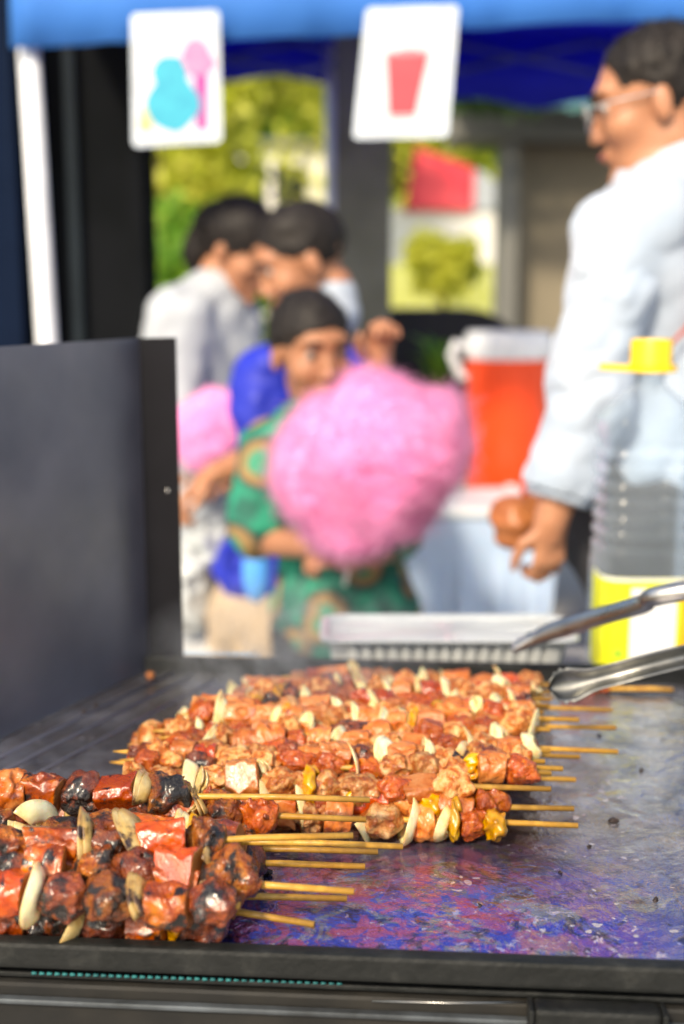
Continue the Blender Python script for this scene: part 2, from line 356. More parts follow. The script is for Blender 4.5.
# griddle plate
def plate_mat():
    m, nt, bs = newmat('seasoned_oily_steel'); co = coords(nt, False)
    n1 = noise_(nt, co, 7, 6, .62, 1.2); n2 = noise_(nt, co, 42, 5, .6, .6); n3 = noise_(nt, co, 160, 4, .6)
    base = ramp_(nt, n1, [(.30, (.14, .13, .16)), (.46, (.34, .33, .36)), (.60, (.12, .12, .14)), (.74, (.46, .46, .47))])
    gx_ = ramp_(nt, noise_(nt, co, 5, 5, .65, .8), [(.50, 0), (.62, .8)]); base = mix_(nt, gx_, base, (.13, .10, .08))
    # blue and magenta reflections painted into the plate colour, strongest near the front rim
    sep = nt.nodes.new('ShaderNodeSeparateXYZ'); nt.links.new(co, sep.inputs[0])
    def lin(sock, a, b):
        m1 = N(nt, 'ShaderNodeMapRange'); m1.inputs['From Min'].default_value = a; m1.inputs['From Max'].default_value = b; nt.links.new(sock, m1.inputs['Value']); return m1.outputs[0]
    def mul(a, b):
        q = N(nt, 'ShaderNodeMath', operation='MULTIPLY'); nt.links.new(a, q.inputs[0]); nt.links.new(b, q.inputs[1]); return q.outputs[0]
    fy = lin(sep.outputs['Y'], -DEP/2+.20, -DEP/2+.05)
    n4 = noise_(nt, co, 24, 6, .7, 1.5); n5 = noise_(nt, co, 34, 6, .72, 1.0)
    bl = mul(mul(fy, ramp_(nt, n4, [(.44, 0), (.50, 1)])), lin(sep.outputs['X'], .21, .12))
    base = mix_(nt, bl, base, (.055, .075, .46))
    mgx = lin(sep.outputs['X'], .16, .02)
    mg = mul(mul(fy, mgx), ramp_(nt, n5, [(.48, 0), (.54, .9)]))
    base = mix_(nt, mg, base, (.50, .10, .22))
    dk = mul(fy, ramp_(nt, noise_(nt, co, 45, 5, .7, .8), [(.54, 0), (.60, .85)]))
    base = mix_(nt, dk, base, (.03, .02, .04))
    # pale fat blisters, doubling as small painted highlights
    vo = nt.nodes.new('ShaderNodeTexVoronoi'); vo.inputs['Scale'].default_value = 85; vo.inputs['Randomness'].default_value = 1
    dn_ = nt.nodes.new('ShaderNodeTexNoise'); dn_.inputs['Scale'].default_value = 70; nt.links.new(co, dn_.inputs['Vector']); dv = N(nt, 'ShaderNodeVectorMath', operation='SCALE'); nt.links.new(dn_.outputs['Color'], dv.inputs[0]); dv.inputs['Scale'].default_value = .016; da = N(nt, 'ShaderNodeVectorMath', operation='ADD'); nt.links.new(co, da.inputs[0]); nt.links.new(dv.outputs[0], da.inputs[1])
    nt.links.new(da.outputs[0], vo.inputs['Vector'])
    sz = N(nt, 'ShaderNodeMath', operation='MULTIPLY'); nt.links.new(ramp_(nt, noise_(nt, co, 11, 3), [(.44, 0), (.66, 1)]), sz.inputs[0]); sz.inputs[1].default_value = .27
    lt = N(nt, 'ShaderNodeMath', operation='LESS_THAN'); nt.links.new(vo.outputs['Distance'], lt.inputs[0]); nt.links.new(sz.outputs[0], lt.inputs[1])
    base = mix_(nt, lt.outputs[0], base, (.62, .56, .60))
    ff = mul(fy, ramp_(nt, noise_(nt, co, 85, 4, .75, 1.2), [(.60, 0), (.64, .8)])); base = mix_(nt, ff, base, (.72, .62, .72))  # small white highlights painted as pale flecks towards the front
    # burnt specks
    sk = ramp_(nt, noise_(nt, co, 55, 5, .7), [(.64, 0), (.68, 1)])
    base = mix_(nt, sk, base, (.03, .015, .02))
    nt.links.new(base, bs.inputs['Base Color'])
    bs.inputs['Metallic'].default_value = .75
    nt.links.new(ramp_(nt, n2, [(.3, .05), (.55, .12), (.75, .34)]), bs.inputs['Roughness'])
    bs.inputs['Coat Weight'].default_value = .6; bs.inputs['Coat Roughness'].default_value = .06; bs.inputs['Coat IOR'].default_value = 1.5
    b0 = bump_(nt, bs, noise_(nt, co, 18, 3, .5, .8), .6, .006); b1 = bump_(nt, bs, n2, .6, .003, b0); b2 = bump_(nt, bs, n3, .45, .0009, b1); b3 = bump_(nt, bs, lt.outputs[0], .4, .0006, b2)
    nt.links.new(b2, bs.inputs['Coat Normal'])
    return m
M['guard'] = pm('grey_heat_dulled_steel', (.21, .20, .24), (.12, .12, .15), 4, .32, .65, bump=.25, bscale=90, bd=.0006, r2=.5)
# ---------------------------------------------------------------- world & sun
w = bpy.data.worlds.new('World'); S.world = w; w.use_nodes = True
SUN_EL, SUN_AZ = R(39), R(206)      # azimuth clockwise from +Y: behind the camera, to the left
sky = w.node_tree.nodes.new('ShaderNodeTexSky'); sky.sky_type = 'NISHITA'; sky.sun_disc = False
sky.sun_elevation = SUN_EL; sky.sun_rotation = SUN_AZ; sky.dust_density = 2.0
bg = w.node_tree.nodes['Background']; bg.inputs[1].default_value = .15; w.node_tree.links.new(sky.outputs[0], bg.inputs[0])
sd = Vector((math.sin(SUN_AZ)*math.cos(SUN_EL), math.cos(SUN_AZ)*math.cos(SUN_EL), math.sin(SUN_EL)))
sl = bpy.data.lights.new('sun', 'SUN'); sl.energy = 2.5; sl.angle = R(5); sl.color = (1, .90, .76)
so = bpy.data.objects.new('sun', sl); C.objects.link(so); so.rotation_euler = (-sd).to_track_quat('-Z', 'Y').to_euler()
S.view_settings.view_transform = 'Standard'; S.view_settings.look = 'None'; S.view_settings.gamma = 1; S.view_settings.exposure = 1.0
S.view_settings.use_white_balance = True; S.view_settings.white_balance_temperature = 7300; S.view_settings.white_balance_tint = 8
S.cycles.max_bounces = 10; S.cycles.transparent_max_bounces = 12; S.cycles.use_denoising = True
S.cycles.caustics_reflective = False; S.cycles.caustics_refractive = False
S.cycles.sample_clamp_indirect = 6
# ---------------------------------------------------------------- setting
g = MB().quad((-300, -100, 0), (300, -100, 0), (300, 500, 0), (-300, 500, 0)).build('ground', M['ground']); tag(g, kind='structure')
g = MB().quad((-40, 8.2, .004), (40, 8.2, .004), (40, 60, .004), (-40, 60, .004)).build('lawn', M['grass']); tag(g, kind='structure')
# ---------------------------------------------------------------- griddle
ZP = .82
A0 = onz(0, 932, ZP+.014); A1 = onz(684, 958, ZP+.014)
ex = (A1-A0); ex.z = 0; ex.normalize(); ey = Vector((-ex.y, ex.x, 0)); ez = Vector((0, 0, 1))
O = (A0+A1)/2; O.z = ZP
O -= ex*(O-CAM).dot(ex)*1.0
O += ex*0
bk = onz(300, 660, ZP+.018); DEP = (bk-O).dot(ey)     # plate depth
GX0, GX1 = -.50, .52
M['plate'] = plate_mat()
rotG = Matrix((ex, ey, ez)).transposed()
def G(x, y, z): return O+ex*x+ey*y+ez*z
gr = empty('flat_top_griddle', G(0, .3, -ZP), 'wide black flat top griddle with oily purple steel plate and tall grey side wind guard', 'griddle')
def gbox(name, x0, x1, y0, y1, z0, z1, m, bev=.0015, parent=None):
    return MB().box(G((x0+x1)/2, (y0+y1)/2, (z0+z1)/2), (abs(x1-x0), abs(y1-y0), abs(z1-z0)), rotG, bev).build(name, m, parent or gr)
pl = MB().box((0, 0, -.004), (GX1-GX0, DEP, .008)).mesh('cooking_plate')
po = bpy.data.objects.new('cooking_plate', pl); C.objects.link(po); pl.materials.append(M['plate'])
po.parent = gr; po.matrix_parent_inverse = Matrix.Translation(gr.location).inverted()
po.matrix_basis = Matrix.Translation(G((GX0+GX1)/2, DEP/2, 0)) @ rotG.to_4x4()
gbox('front_rim', GX0-.006, GX1+.006, -.012, -.0005, -.0035, .014, M['dark_metal'], .003)
gbox('rear_rim', GX0-.006, GX1+.006, DEP+.0005, DEP+.010, -.03, .018, M['dark_metal'], .002)
gbox('right_guard', GX1+.0005, GX1+.008, 0, DEP, -.03, .15, M['guard'], .002)
# body under the plate
gbox('burner_box', GX0+.01, GX1-.01, .018, DEP-.01, -.14, -.009, M['dark_metal'], .003)
def FP(px, py, yo):
    d = ray(px, py); n_ = ey; t_ = ((G(0, yo, 0)-CAM).dot(n_))/d.dot(n_); return CAM+d*t_
zz_ = lambda py, yo=-.004: (FP(170, py, yo)-O).z
M['brown_panel'] = pm('greasy_brown_grey_steel', (.018, .016, .013), (.006, .006, .006), 14, .5, .2, bump=.4, bscale=70, bd=.001, r2=.7)
M['lip_dull'] = pm('worn_grey_steel', (.14, .16, .18), (.05, .055, .06), 20, .4, .6, bump=.3, bscale=90, bd=.0006)
hw = gbox('lower_front_panel', GX0-.004, GX1+.004, -.004, .012, -.085, zz_(988), M['brown_panel'], .003)
gbox('panel_lip', GX0-.004, GX1+.004, -.010, -.0045, zz_(1011, -.01), zz_(1006, -.01), M['lip_dull'], .001, hw)
M['teal_bead'] = pm('teal_cord', (.01, .16, .17), (.005, .08, .09), 60, .5)
mb = MB(); b0_, b1_ = FP(32, 973, -.004), FP(345, 984, -.004); nb_ = 40
for i in range(nb_):
    p_ = b0_.lerp(b1_, i/nb_); q_ = b0_.lerp(b1_, (i+.62)/nb_); mb.tube([p_, q_], [.0011, .0008] if i < 26 else [.0008, .0005], 8)
cord = mb.build('beaded_wire', M['teal_bead'], gr, True)
gbox('support_rail', GX0, GX1, -.003, .006, zz_(984), zz_(979), M['dark_metal'], .001)
MB().tube([FP(372, 1001, -.006), FP(450, 1003, -.006), FP(532, 1002, -.006)], .0005, 6).build('gas_line', M['steel'], gr, True)
xb0 = (onz(532, 1005, ZP-.02)-O).dot(ex); xb1 = (onz(655, 1005, ZP-.02)-O).dot(ex)
br = gbox('bracket_box', xb0, xb1, -.019, -.0042, -.064, -.0125, M['dark_metal'], .003)
gbox('bracket_edge', xb0-.0035, xb0-.0003, -.0215, -.006, -.062, -.0118, M['dark_metal'], .001, br)
gbox('bracket_edge', xb1+.0003, xb1+.0035, -.0215, -.006, -.062, -.0118, M['dark_metal'], .001, br)
for sx in (GX0+.04, GX1-.04):
    for sy in (.05, DEP-.05):
        gbox('leg', sx-.018, sx+.018, sy-.018, sy+.018, -ZP, -.1405, M['dark_metal'], .002)
# wind guard: angled left sheet with a folded return at its far end
gt = P(150, 337, 1.33); 
pA = onz(150, 668, ZP+.002); pB = onz(-8, 742, ZP+.002); dirg = (pA-pB).normalized()
pC = pB-dirg*.20
zt = P(150, 338, pA.y).z; zb = ZP+.001
def sheet(name, a, b, z0, z1, z1b, t, m, parent, bev=.0008):
    d = (b-a).normalized(); n = Vector((-d.y, d.x, 0))*t
    mbx = MB(); mbx.prism([Vector((a.x, a.y, z0)), Vector((b.x, b.y, z0)), Vector((b.x, b.y, z1b)), Vector((a.x, a.y, z1))], n)
    return mbx.build(name, m, parent)
wg = sheet('wind_guard', pC, pA, zb, zt-.004, zt, .0025, M['guard'], gr)
q1 = P(180, 500, pA.y-.012); pD = Vector((q1.x, q1.y, 0))
M['edge'] = pm('blackened_steel_edge', (.008, .008, .011), None, 20, .7, spec=.15)
rt = sheet('folded_edge', pA-dirg*.0022, pD, zb, zt, zt+.001, .0025, M['edge'], wg)
for sx in (168, 176.5):
    c_ = P(sx, 491, pA.y-.008); mbx = MB()
    mbx.tube([c_+Vector((0, .002, 0)), c_+Vector((0, -.0018, 0)), c_+Vector((0, -.0025, 0))], [.0026, .0026, .001], 12); mbx.build('rivet', M['steel'], wg, True)
# seams/ribs on the sloped hood base beside the guard
for off, hgt in ((.030, .0035), (.055, .003), (.085, .0025)):
    n_ = Vector((dirg.y, -dirg.x, 0)); a = pC+n_*off; b = pA+n_*off
    MB().tube([Vector((a.x, a.y, ZP+.0005)), Vector((b.x, b.y, ZP+.0005))], hgt*.6, 8).build('plate_seam', M['guard'], gr, True)
# ---------------------------------------------------------------- kebabs
def lumpy(seed, r, h=.0013, amp=.0016, boxy=False):
    q = np.random.default_rng(seed); pr = [ell_((0, 0, 0), (r[0]*.8, r[1]*.85, r[2]*.85), k=.004)]
    for i in range(7):
        d = q.normal(size=3); d /= np.linalg.norm(d); c = d*np.array(r)*q.uniform(.35, .62)
        pr.append(ell_(c, np.array(r)*q.uniform(.35, .55, 3), k=.003))
    cuts = []
    for i in range(6):
        d = q.normal(size=3); d /= np.linalg.norm(d); cuts.append((tuple(d*np.array(r)*q.uniform(.76, .96)), tuple(d)))
    return sdf_mesh('meat_chunk', pr, h, addn(snoise(r[0]*.8, amp, seed), snoise(r[0]*.25, amp*.25, seed+50)), cuts)
def sausage(seed, L, r):
    q = np.random.default_rng(seed); t = q.uniform(-.22, .22, 4)
    cuts = [((L/2, 0, 0), tuple(np.array((1, t[0], t[1]))/np.linalg.norm((1, t[0], t[1])))), ((-L/2, 0, 0), tuple(np.array((-1, t[2], t[3]))/np.linalg.norm((1, t[2], t[3]))))]
    for i in range(int(q.integers(0, 3))):
        a = q.uniform(0, 6.28); cuts.append(((0, r*.74*math.cos(a), r*.74*math.sin(a)), (q.uniform(-.1, .1), math.cos(a), math.sin(a))))
    b = q.uniform(-.003, .003)
    pr = [cap_((-L, b, 0), (0, -b*.4, 0), r*q.uniform(.93, 1.03), r, .004), cap_((0, -b*.4, 0), (L, b, 0), r, r*q.uniform(.93, 1.03), .004)]
    for i in range(3):
        a = q.uniform(0, 6.28); x = q.uniform(-L*.4, L*.4); pr.append(('s', np.array((x, r*1.05*math.cos(a), r*1.05*math.sin(a))), np.array((.004, .004, .004))*q.uniform(.6, 1.3), np.eye(3), .004))
    me = sdf_mesh('sausage_slice', pr, .0011, addn(snoise(.016, .0007, seed), snoise(.005, .00022, seed+9)), cuts)
    for p in me.polygons:
        if abs(p.normal.x) > .78: p.material_index = 1
    return me
def onion(seed, r):
    q = random.Random(seed); mb = MB(); cup = q.uniform(.3, .8)*.006; layers = q.choice((1, 1, 2))
    n, mm = 22, 6
    a0 = q.uniform(0, 6); span = q.choice((2*math.pi, 3.9, 4.6, 5.3)); er = q.uniform(.8, 1.15)
    for L in range(layers):
        grid = []; t = .0017
        for i in range(n+1):
            a = a0+span*i/n; row = []
            for j in range(mm+1):
                f = j/mm; rr = r*(.35+.67*f)*(1+.06*math.sin(3*a+seed))*(1-.1*L)
                x = cup*(1-f*f)*2-.003+L*.0032+.0012*math.sin(2*a+seed+L)
                row.append((x, rr*math.cos(a)*er, rr*math.sin(a)))
            grid.append(row)
        V1 = [[mb.b.verts.new(p) for p in row] for row in grid]
        V2 = [[mb.b.verts.new((p[0]+t*(1.6-.8*abs(2*j/mm-1)), p[1], p[2])) for j, p in enumerate(row)] for row in grid]
        for i in range(n):
            for j in range(mm):
                mb._f([V1[i][j], V1[i+1][j], V1[i+1][j+1], V1[i][j+1]]); mb._f([V2[i][j], V2[i][j+1], V2[i+1][j+1], V2[i+1][j]])
            mb._f([V1[i][mm], V1[i+1][mm], V2[i+1][mm], V2[i][mm]]); mb._f([V1[i][0], V2[i][0], V2[i+1][0], V1[i+1][0]])
        for i in (0, n):
            for j in range(mm): mb._f([V1[i][j], V1[i][j+1], V2[i][j+1], V2[i][j]])
    bmesh.ops.remove_doubles(mb.b, verts=mb.b.verts, dist=.00005)
    return mb.mesh('onion_slice')
LIB = {}
def lib(key, me, *ms):
    mi_ = [p.material_index for p in me.polygons]
    me.materials.clear()
    for m_ in ms: me.materials.append(m_)
    me.polygons.foreach_set('material_index', [min(k, len(ms)-1) for k in mi_])
    if len(me.polygons): me.polygons.foreach_set('use_smooth', [True]*len(me.polygons))
    LIB.setdefault(key, []).append(me)
for i in range(9):
    me = lumpy(100+i, (.0205+.002*(i % 3), .0178, .0175+.001*(i % 2)))
    for k_, m_ in (('meat_c', 'meat_c'), ('meat_b', 'meat_b'), ('meat_p', 'meat_p'), ('meat_r', 'meat_r')): lib(k_, me.copy(), M[m_])
for i in range(5):
    me = sausage(i+3, .029+.004*(i % 3), .0160+.0008*(i % 2))
    lib('saus_c', me.copy(), M['saus_c'], M['saus_cut']); lib('saus_p', me.copy(), M['saus_p'], M['saus_cut']); lib('saus_r', me.copy(), M['saus_r'], M['saus_cut'])
for i in range(7):
    me = onion(i+11, .0180+.0010*(i % 3)); lib('oni_p', me.copy(), M['oni_p']); lib('oni_c', me.copy(), M['oni_c'])
for i in range(3):
    me = sdf_mesh('pepper_piece', [ell_((0, 0, 0), (.0065, .017, .0155), k=.004), ell_((.003, .007, .005), (.007, .011, .013), k=.004), sub_((.013, 0, 0), (.011, .012, .011), k=.003)], .0012, snoise(.012, .0014, i)); lib('pep', me, M['pep_c'])
WID = {'meat': .034, 'saus': .033, 'oni': .0095, 'pep': .013}
NAME = {'meat': 'meat_chunk', 'saus': 'sausage_slice', 'oni': 'onion_slice', 'pep': 'pepper_piece'}
SLEN = .33
def skewer(end, direction, pieces, gap, meatlen, label, group, L=SLEN, squash=1.0, jit=.06, psc=.93):
    """end: right tip, direction: unit vector pointing from the tip towards the food"""
    root = empty('kebab_skewer', end, label, 'skewer', group)
    d = direction.normalized(); q = random.Random(hash(label) % 9999 if False else sum(map(ord, label)))
    side = d.cross(ez).normalized(); mb = MB()
    pts = [end+d*(L*t)+side*(.0008*math.sin(t*7+q.random()))+ez*(.0005*math.sin(t*9)) for t in (0, .2, .4, .6, .8, .97, 1)]
    mb.tube(pts, [.0022, .0023, .0022, .0023, .0022, .0018, .0004], 9); st = mb.build('stick', M['stick'], root, True)
    s = gap; i = 0
    while s < gap+meatlen-.016:
        k = pieces[i] if i < len(pieces) else q.choice(pieces[-6:]); i += 1
        base = k.split('_')[0]; me = q.choice(LIB[k]); wd = psc*WID[base]*q.uniform(.93-jit*2, .99+jit)
        c_ = end+d*(s+wd/2)+side*q.uniform(-.03, .03)*jit+ez*q.uniform(-.02, .03)*jit
        ax = -d; up = (ez-ax*ax.dot(ez)).normalized(); rt_ = up.cross(ax)
        Rm = Matrix((ax, rt_, up)).transposed() @ Matrix.Rotation(q.uniform(0, 6.28), 3, 'X') @ Matrix.Rotation(q.uniform(-.16, .16)*(4.2 if base == 'oni' else 1), 3, 'Z') @ Matrix.Rotation(q.uniform(-.12, .12), 3, 'Y')
        o = bpy.data.objects.new(NAME[base], me); C.objects.link(o); o.parent = root
        sc = wd/WID[base]; sy = psc*q.uniform(1.02-jit*2.2, 1.06)*(1.25 if base == 'oni' else 1)
        o.matrix_parent_inverse = Matrix.Translation(root.location).inverted()
        o.matrix_basis = Matrix.Translation(c_) @ Rm.to_4x4() @ Matrix.Diagonal((sc, sy, sy, 1))
        s += wd*(.93 if base != 'oni' else 1.0)
    return root
ordn = ['first', 'second', 'third', 'fourth', 'fifth', 'sixth', 'seventh', 'eighth', 'ninth', 'tenth', 'eleventh', 'twelfth', 'thirteenth', 'fourteenth', 'fifteenth', 'sixteenth', 'seventeenth', 'eighteenth', 'nineteenth', 'twentieth']
def left_x(py): return float(np.interp(py, [664, 672, 688, 703, 720, 750, 775, 830], [340, 300, 235, 200, 165, 112, 104, 110]))
def sk_px(e, s_, z, meat_px, pieces, mlen, label, group, zs=None):
    E = onz(e[0], e[1], ZP+z); Q = onz(s_[0], s_[1], ZP+(z if zs is None else zs)); d = (Q-E).normalized()
    # keep directions near the griddle's own axis
    meat_px += 10 if group == FG and meat_px < 260 else 0
    mp = onz(meat_px, e[1]+(s_[1]-e[1])*(meat_px-e[0])/(s_[0]-e[0]), ZP+z)
    if mlen is None:
        yl = e[1]+(s_[1]-e[1])*1.2; lp = onz(left_x(yl-14), yl, ZP+z); mlen = (lp-mp).length
    return skewer(E, d, pieces, (mp-E).length, mlen, label, group, L=(mp-E).length+mlen+.006, jit=.06 if group == FG else .12, psc=.95 if group == FG else .86)
FG = 'charred skewers piled at the front left of the griddle'
front = [
 ((256, 876), (150, 872), .047, 243, ['meat_c', 'oni_p', 'saus_r', 'meat_b', 'meat_c', 'oni_c', 'saus_c', 'meat_b'], 'charred skewer lying in the middle of the front pile, its stick end buried in meat'),
 ((240, 906), (130, 901), .040, 226, ['meat_b', 'saus_c', 'oni_c', 'meat_c', 'meat_b', 'oni_p', 'saus_r', 'meat_c'], 'charred skewer on top of the nearest ones, its short stick end hardly showing'),
 ((226, 926), (120, 921), .0150, 214, ['meat_b', 'pep', 'saus_c', 'meat_b', 'oni_c', 'meat_b', 'saus_c', 'meat_c'], 'charred skewer lying against the front rim with its stick end hidden by meat'),
 # end, second pixel, z, meat right edge px, pieces, label
 ((314, 925), (205, 908), .0150, 205, ['pep', 'meat_b', 'saus_c', 'pep', 'meat_b', 'saus_c', 'oni_c', 'meat_c'], 'charred skewer near the front rim, bare stick slanting down to the right'),
 ((347, 899), (215, 897), .0165, 232, ['meat_c', 'oni_p', 'saus_c', 'oni_c', 'meat_b', 'meat_c', 'oni_p', 'saus_c'], 'charred skewer with the thickest bare stick, second from the front rim'),
 ((354, 892), (261, 886), .040, 246, ['meat_c', 'oni_c', 'saus_c', 'oni_p', 'meat_c', 'meat_c', 'oni_p', 'saus_c'], 'charred skewer whose browned stick lies just behind the thick pale one'),
 ((365, 867), (262, 864), .0155, 265, ['meat_b', 'saus_r', 'meat_c', 'oni_c', 'meat_b', 'meat_c', 'oni_p', 'saus_c'], 'charred skewer with a lone straight stick over the purple plate in mid batch'),
 ((378, 852), (274, 850), .0155, 262, ['meat_c', 'saus_c', 'meat_b', 'oni_c', 'meat_c', 'saus_c'], 'charred skewer lowest of the crossed stack of three stick ends'),
 ((403, 847), (280, 843), .040, 235, ['saus_c', 'pep', 'oni_p', 'saus_c', 'oni_p', 'meat_c', 'meat_c', 'oni_p', 'oni_p', 'meat_c'], 'charred skewer with the longest stick of the front batch, bright sausage beside onion'),
 ((353, 836), (228, 840), .056, 215, ['meat_c', 'saus_r', 'oni_c', 'meat_b', 'oni_c', 'saus_c', 'meat_c'], 'charred skewer on top of the crossed stack of three stick ends'),
 ((366, 820), (277, 817), .034, 278, ['meat_r', 'meat_c', 'oni_c', 'saus_c', 'meat_b', 'saus_c'], 'charred skewer ending in a large glazed meat chunk behind the crossed sticks'),
 ((370, 800), (190, 796), .049, 192, ['oni_c', 'meat_c', 'oni_c', 'saus_r', 'meat_b', 'saus_c', 'saus_p'], 'rearmost charred skewer of the front batch, with a blackened onion curl at its end'),
]
for a in front:
    sk_px(a[0], a[1], a[2]+.002, a[3], a[4], .26 - (a[0][0]-a[3])/1400*.6, a[5], FG)
BGp = 'paler skewers packed side by side in the back batch'
PP = ['meat_p', 'saus_p', 'oni_p', 'meat_p', 'meat_r', 'oni_p', 'meat_p', 'saus_p', 'oni_p', 'meat_p']
def rp(q, first=()):
    out = list(first); bag = ['meat_p']*8+['saus_p']*4+['oni_p']*6+['meat_r']*3+['meat_b']+['saus_r']*1+['pep']
    for _ in range(20):
        c = q.choice(bag)
        while out and out[-1] == c == 'oni_p': c = q.choice(bag)
        out.append(c)
    return out
qq = random.Random(5)
back = [
 ((578, 826), (495, 823), .0150, 500, ['meat_r2'], 'nearest skewer of the back batch, ending in a big yellow glazed chunk'),
 ((574, 809), (501, 808), .0200, 503, (), 'second skewer of the back batch, stick just behind the nearest one'),
 ((551, 789), (452, 787), .036, 470, ('meat_p', 'saus_p'), 'third skewer of the back batch, long low stick ending shortest at the right'),
 ((576, 780), (495, 777), .0155, 497, ('meat_b', 'meat_r'), 'fourth skewer of the back batch, above the short ended one'),
 ((563, 769), (484, 766), .038, 498, ('meat_b', 'meat_b', 'meat_p'), 'fifth skewer of the back batch, with purple glazed meat at its end'),
 ((580, 757), (504, 755), .0155, 518, ('meat_r', 'meat_p'), 'sixth skewer of the back batch, the front stick of a close pair'),
 ((618, 752), (535, 749), .0300, 537, ('saus_r', 'meat_p'), 'seventh skewer of the back batch, reaching farthest right beside the sixth'),
 ((616, 728), (531, 727), .0200, 536, ('meat_p', 'meat_p'), 'eighth skewer of the back batch, thickest looking stick below the tongs'),
 ((579, 720), (533, 719), .040, 538, ('meat_p', 'meat_r'), 'ninth skewer of the back batch, with a short stick between two long ones'),
 ((612, 710), (528, 708), .0200, 530, ('meat_p', 'meat_p'), 'tenth skewer of the back batch, stick closest under the tongs'),
]
for a in back:
    first = a[4]
    if first == ['meat_r2']: pcs = ['pep', 'meat_r', 'pep', 'oni_p', 'saus_p', 'oni_p', 'meat_p', 'oni_p', 'saus_p', 'meat_p', 'saus_p', 'oni_p']
    else: pcs = rp(qq, first)
    sk_px(a[0], a[1], a[2]+.002, a[3], pcs, None, a[5], BGp)
# rows farther back whose stick ends stay hidden among the food and the tongs
ylast = (onz(600, 709, ZP+.015)-O).dot(ey)
def yrow(py, z): return (onz(430, py, ZP+z)-O).dot(ey)
rows = [(yrow(705, .015), .015), (yrow(698, .015), .016), (yrow(691, .015), .015), (yrow(684.5, .015), .016)]
ups = [(yrow(py, .040), .040) for py in (771, 760, 749, 738, 728, 719, 711, 704, 698, 693)]
for n_, (y, z) in enumerate(rows+ups):
    up_ = n_ >= len(rows); a = G(.1, y, z); py = None
    # picture row of this skewer, only used to read the mound's outline
    rel = (a-CAM); py = 512-F*((rel.z*cp+rel.y*sp)/(rel.y*cp-rel.z*sp)); dF = rel.y*cp-rel.z*sp
    xl = G(0, y, z); 
    def gx(px): return (px-342)/F*dF
    xo = G(0, y, z).x; xr_ = (gx(540 if not up_ else qq.choice((530, 505, 480, 536)))-xo)/ex.x; xl_ = (gx(left_x(py-10)+ (0 if not up_ else qq.uniform(5, 40)))-xo)/ex.x
    ang = qq.uniform(-.02, .02) if not up_ else qq.uniform(-.05, .05)
    E = G(xr_+.012, y, z+.001); d = -(ex*math.cos(ang)-ey*math.sin(ang)); L_ = xr_-xl_
    lb = ('pale skewer flat on the plate at the back, %s row counted from the rear rim' % ordn[len(rows)-1-n_]) if not up_ else ('pale skewer riding on top of the back batch, %s upper row from the front' % ordn[n_-len(rows)])
    skewer(E, d, rp(qq), .013, L_, lb, BGp, L=L_+.02, jit=.13, psc=.80)
# single skewer end far right behind the tongs
sk_px((673, 690), (640, 689), .006, 612, ['meat_r', 'saus_r'], .04, 'lone skewer lying right of the tongs near the rear rim', 'skewers right of the tongs').scale = (1, 1, 1)
# burnt crumbs & scraps
crm = []
for i, (px, py, r_) in enumerate([(613, 820, .0042), (150, 676, .006), (184, 716, .011), (188, 775, .004), (268, 872, .0045), (96, 705, .003), (84, 712, .0025), (590, 846, .0018), (520, 850, .0016), (642, 770, .002), (560, 872, .0015), (480, 905, .0013), (655, 900, .0018), (600, 735, .002)]):
    crm.append((px, py, r_*.8))
clab = ['black burnt crumb alone on the bare plate right of the nearest back skewer', 'orange brown scrap of meat beside the foot of the side guard', 'pale scrap of onion at the left edge of the back batch', 'dark scrap by the left end of the rear batch', 'black crumb between the charred stick ends', 'tiny pale scrap left of the back batch', 'tinier pale scrap left of the back batch, nearer the guard', 'small dark crumb below the large black one', 'small dark crumb just in front of the nearest pale skewer', 'dark crumb near the right edge behind the black one', 'tiny crumb in the blue reflection', 'tiniest crumb close to the front rim', 'small crumb near the front right corner', 'small crumb under the tongs']
for (px, py, r_), lb in zip(crm, clab):
    c_ = onz(px, py, ZP+r_*.6)
    me = lumpy(int(px), (r_, r_*.8, r_*.65), max(.0004, r_/9), r_*.12)
    o = link('food_crumb', me, None, M['saus_p'] if px == 150 else M['oni_p'] if px == 184 else M['burnt']); o.location = c_; tag(o, lb, 'crumb', 'crumbs scattered over the plate')
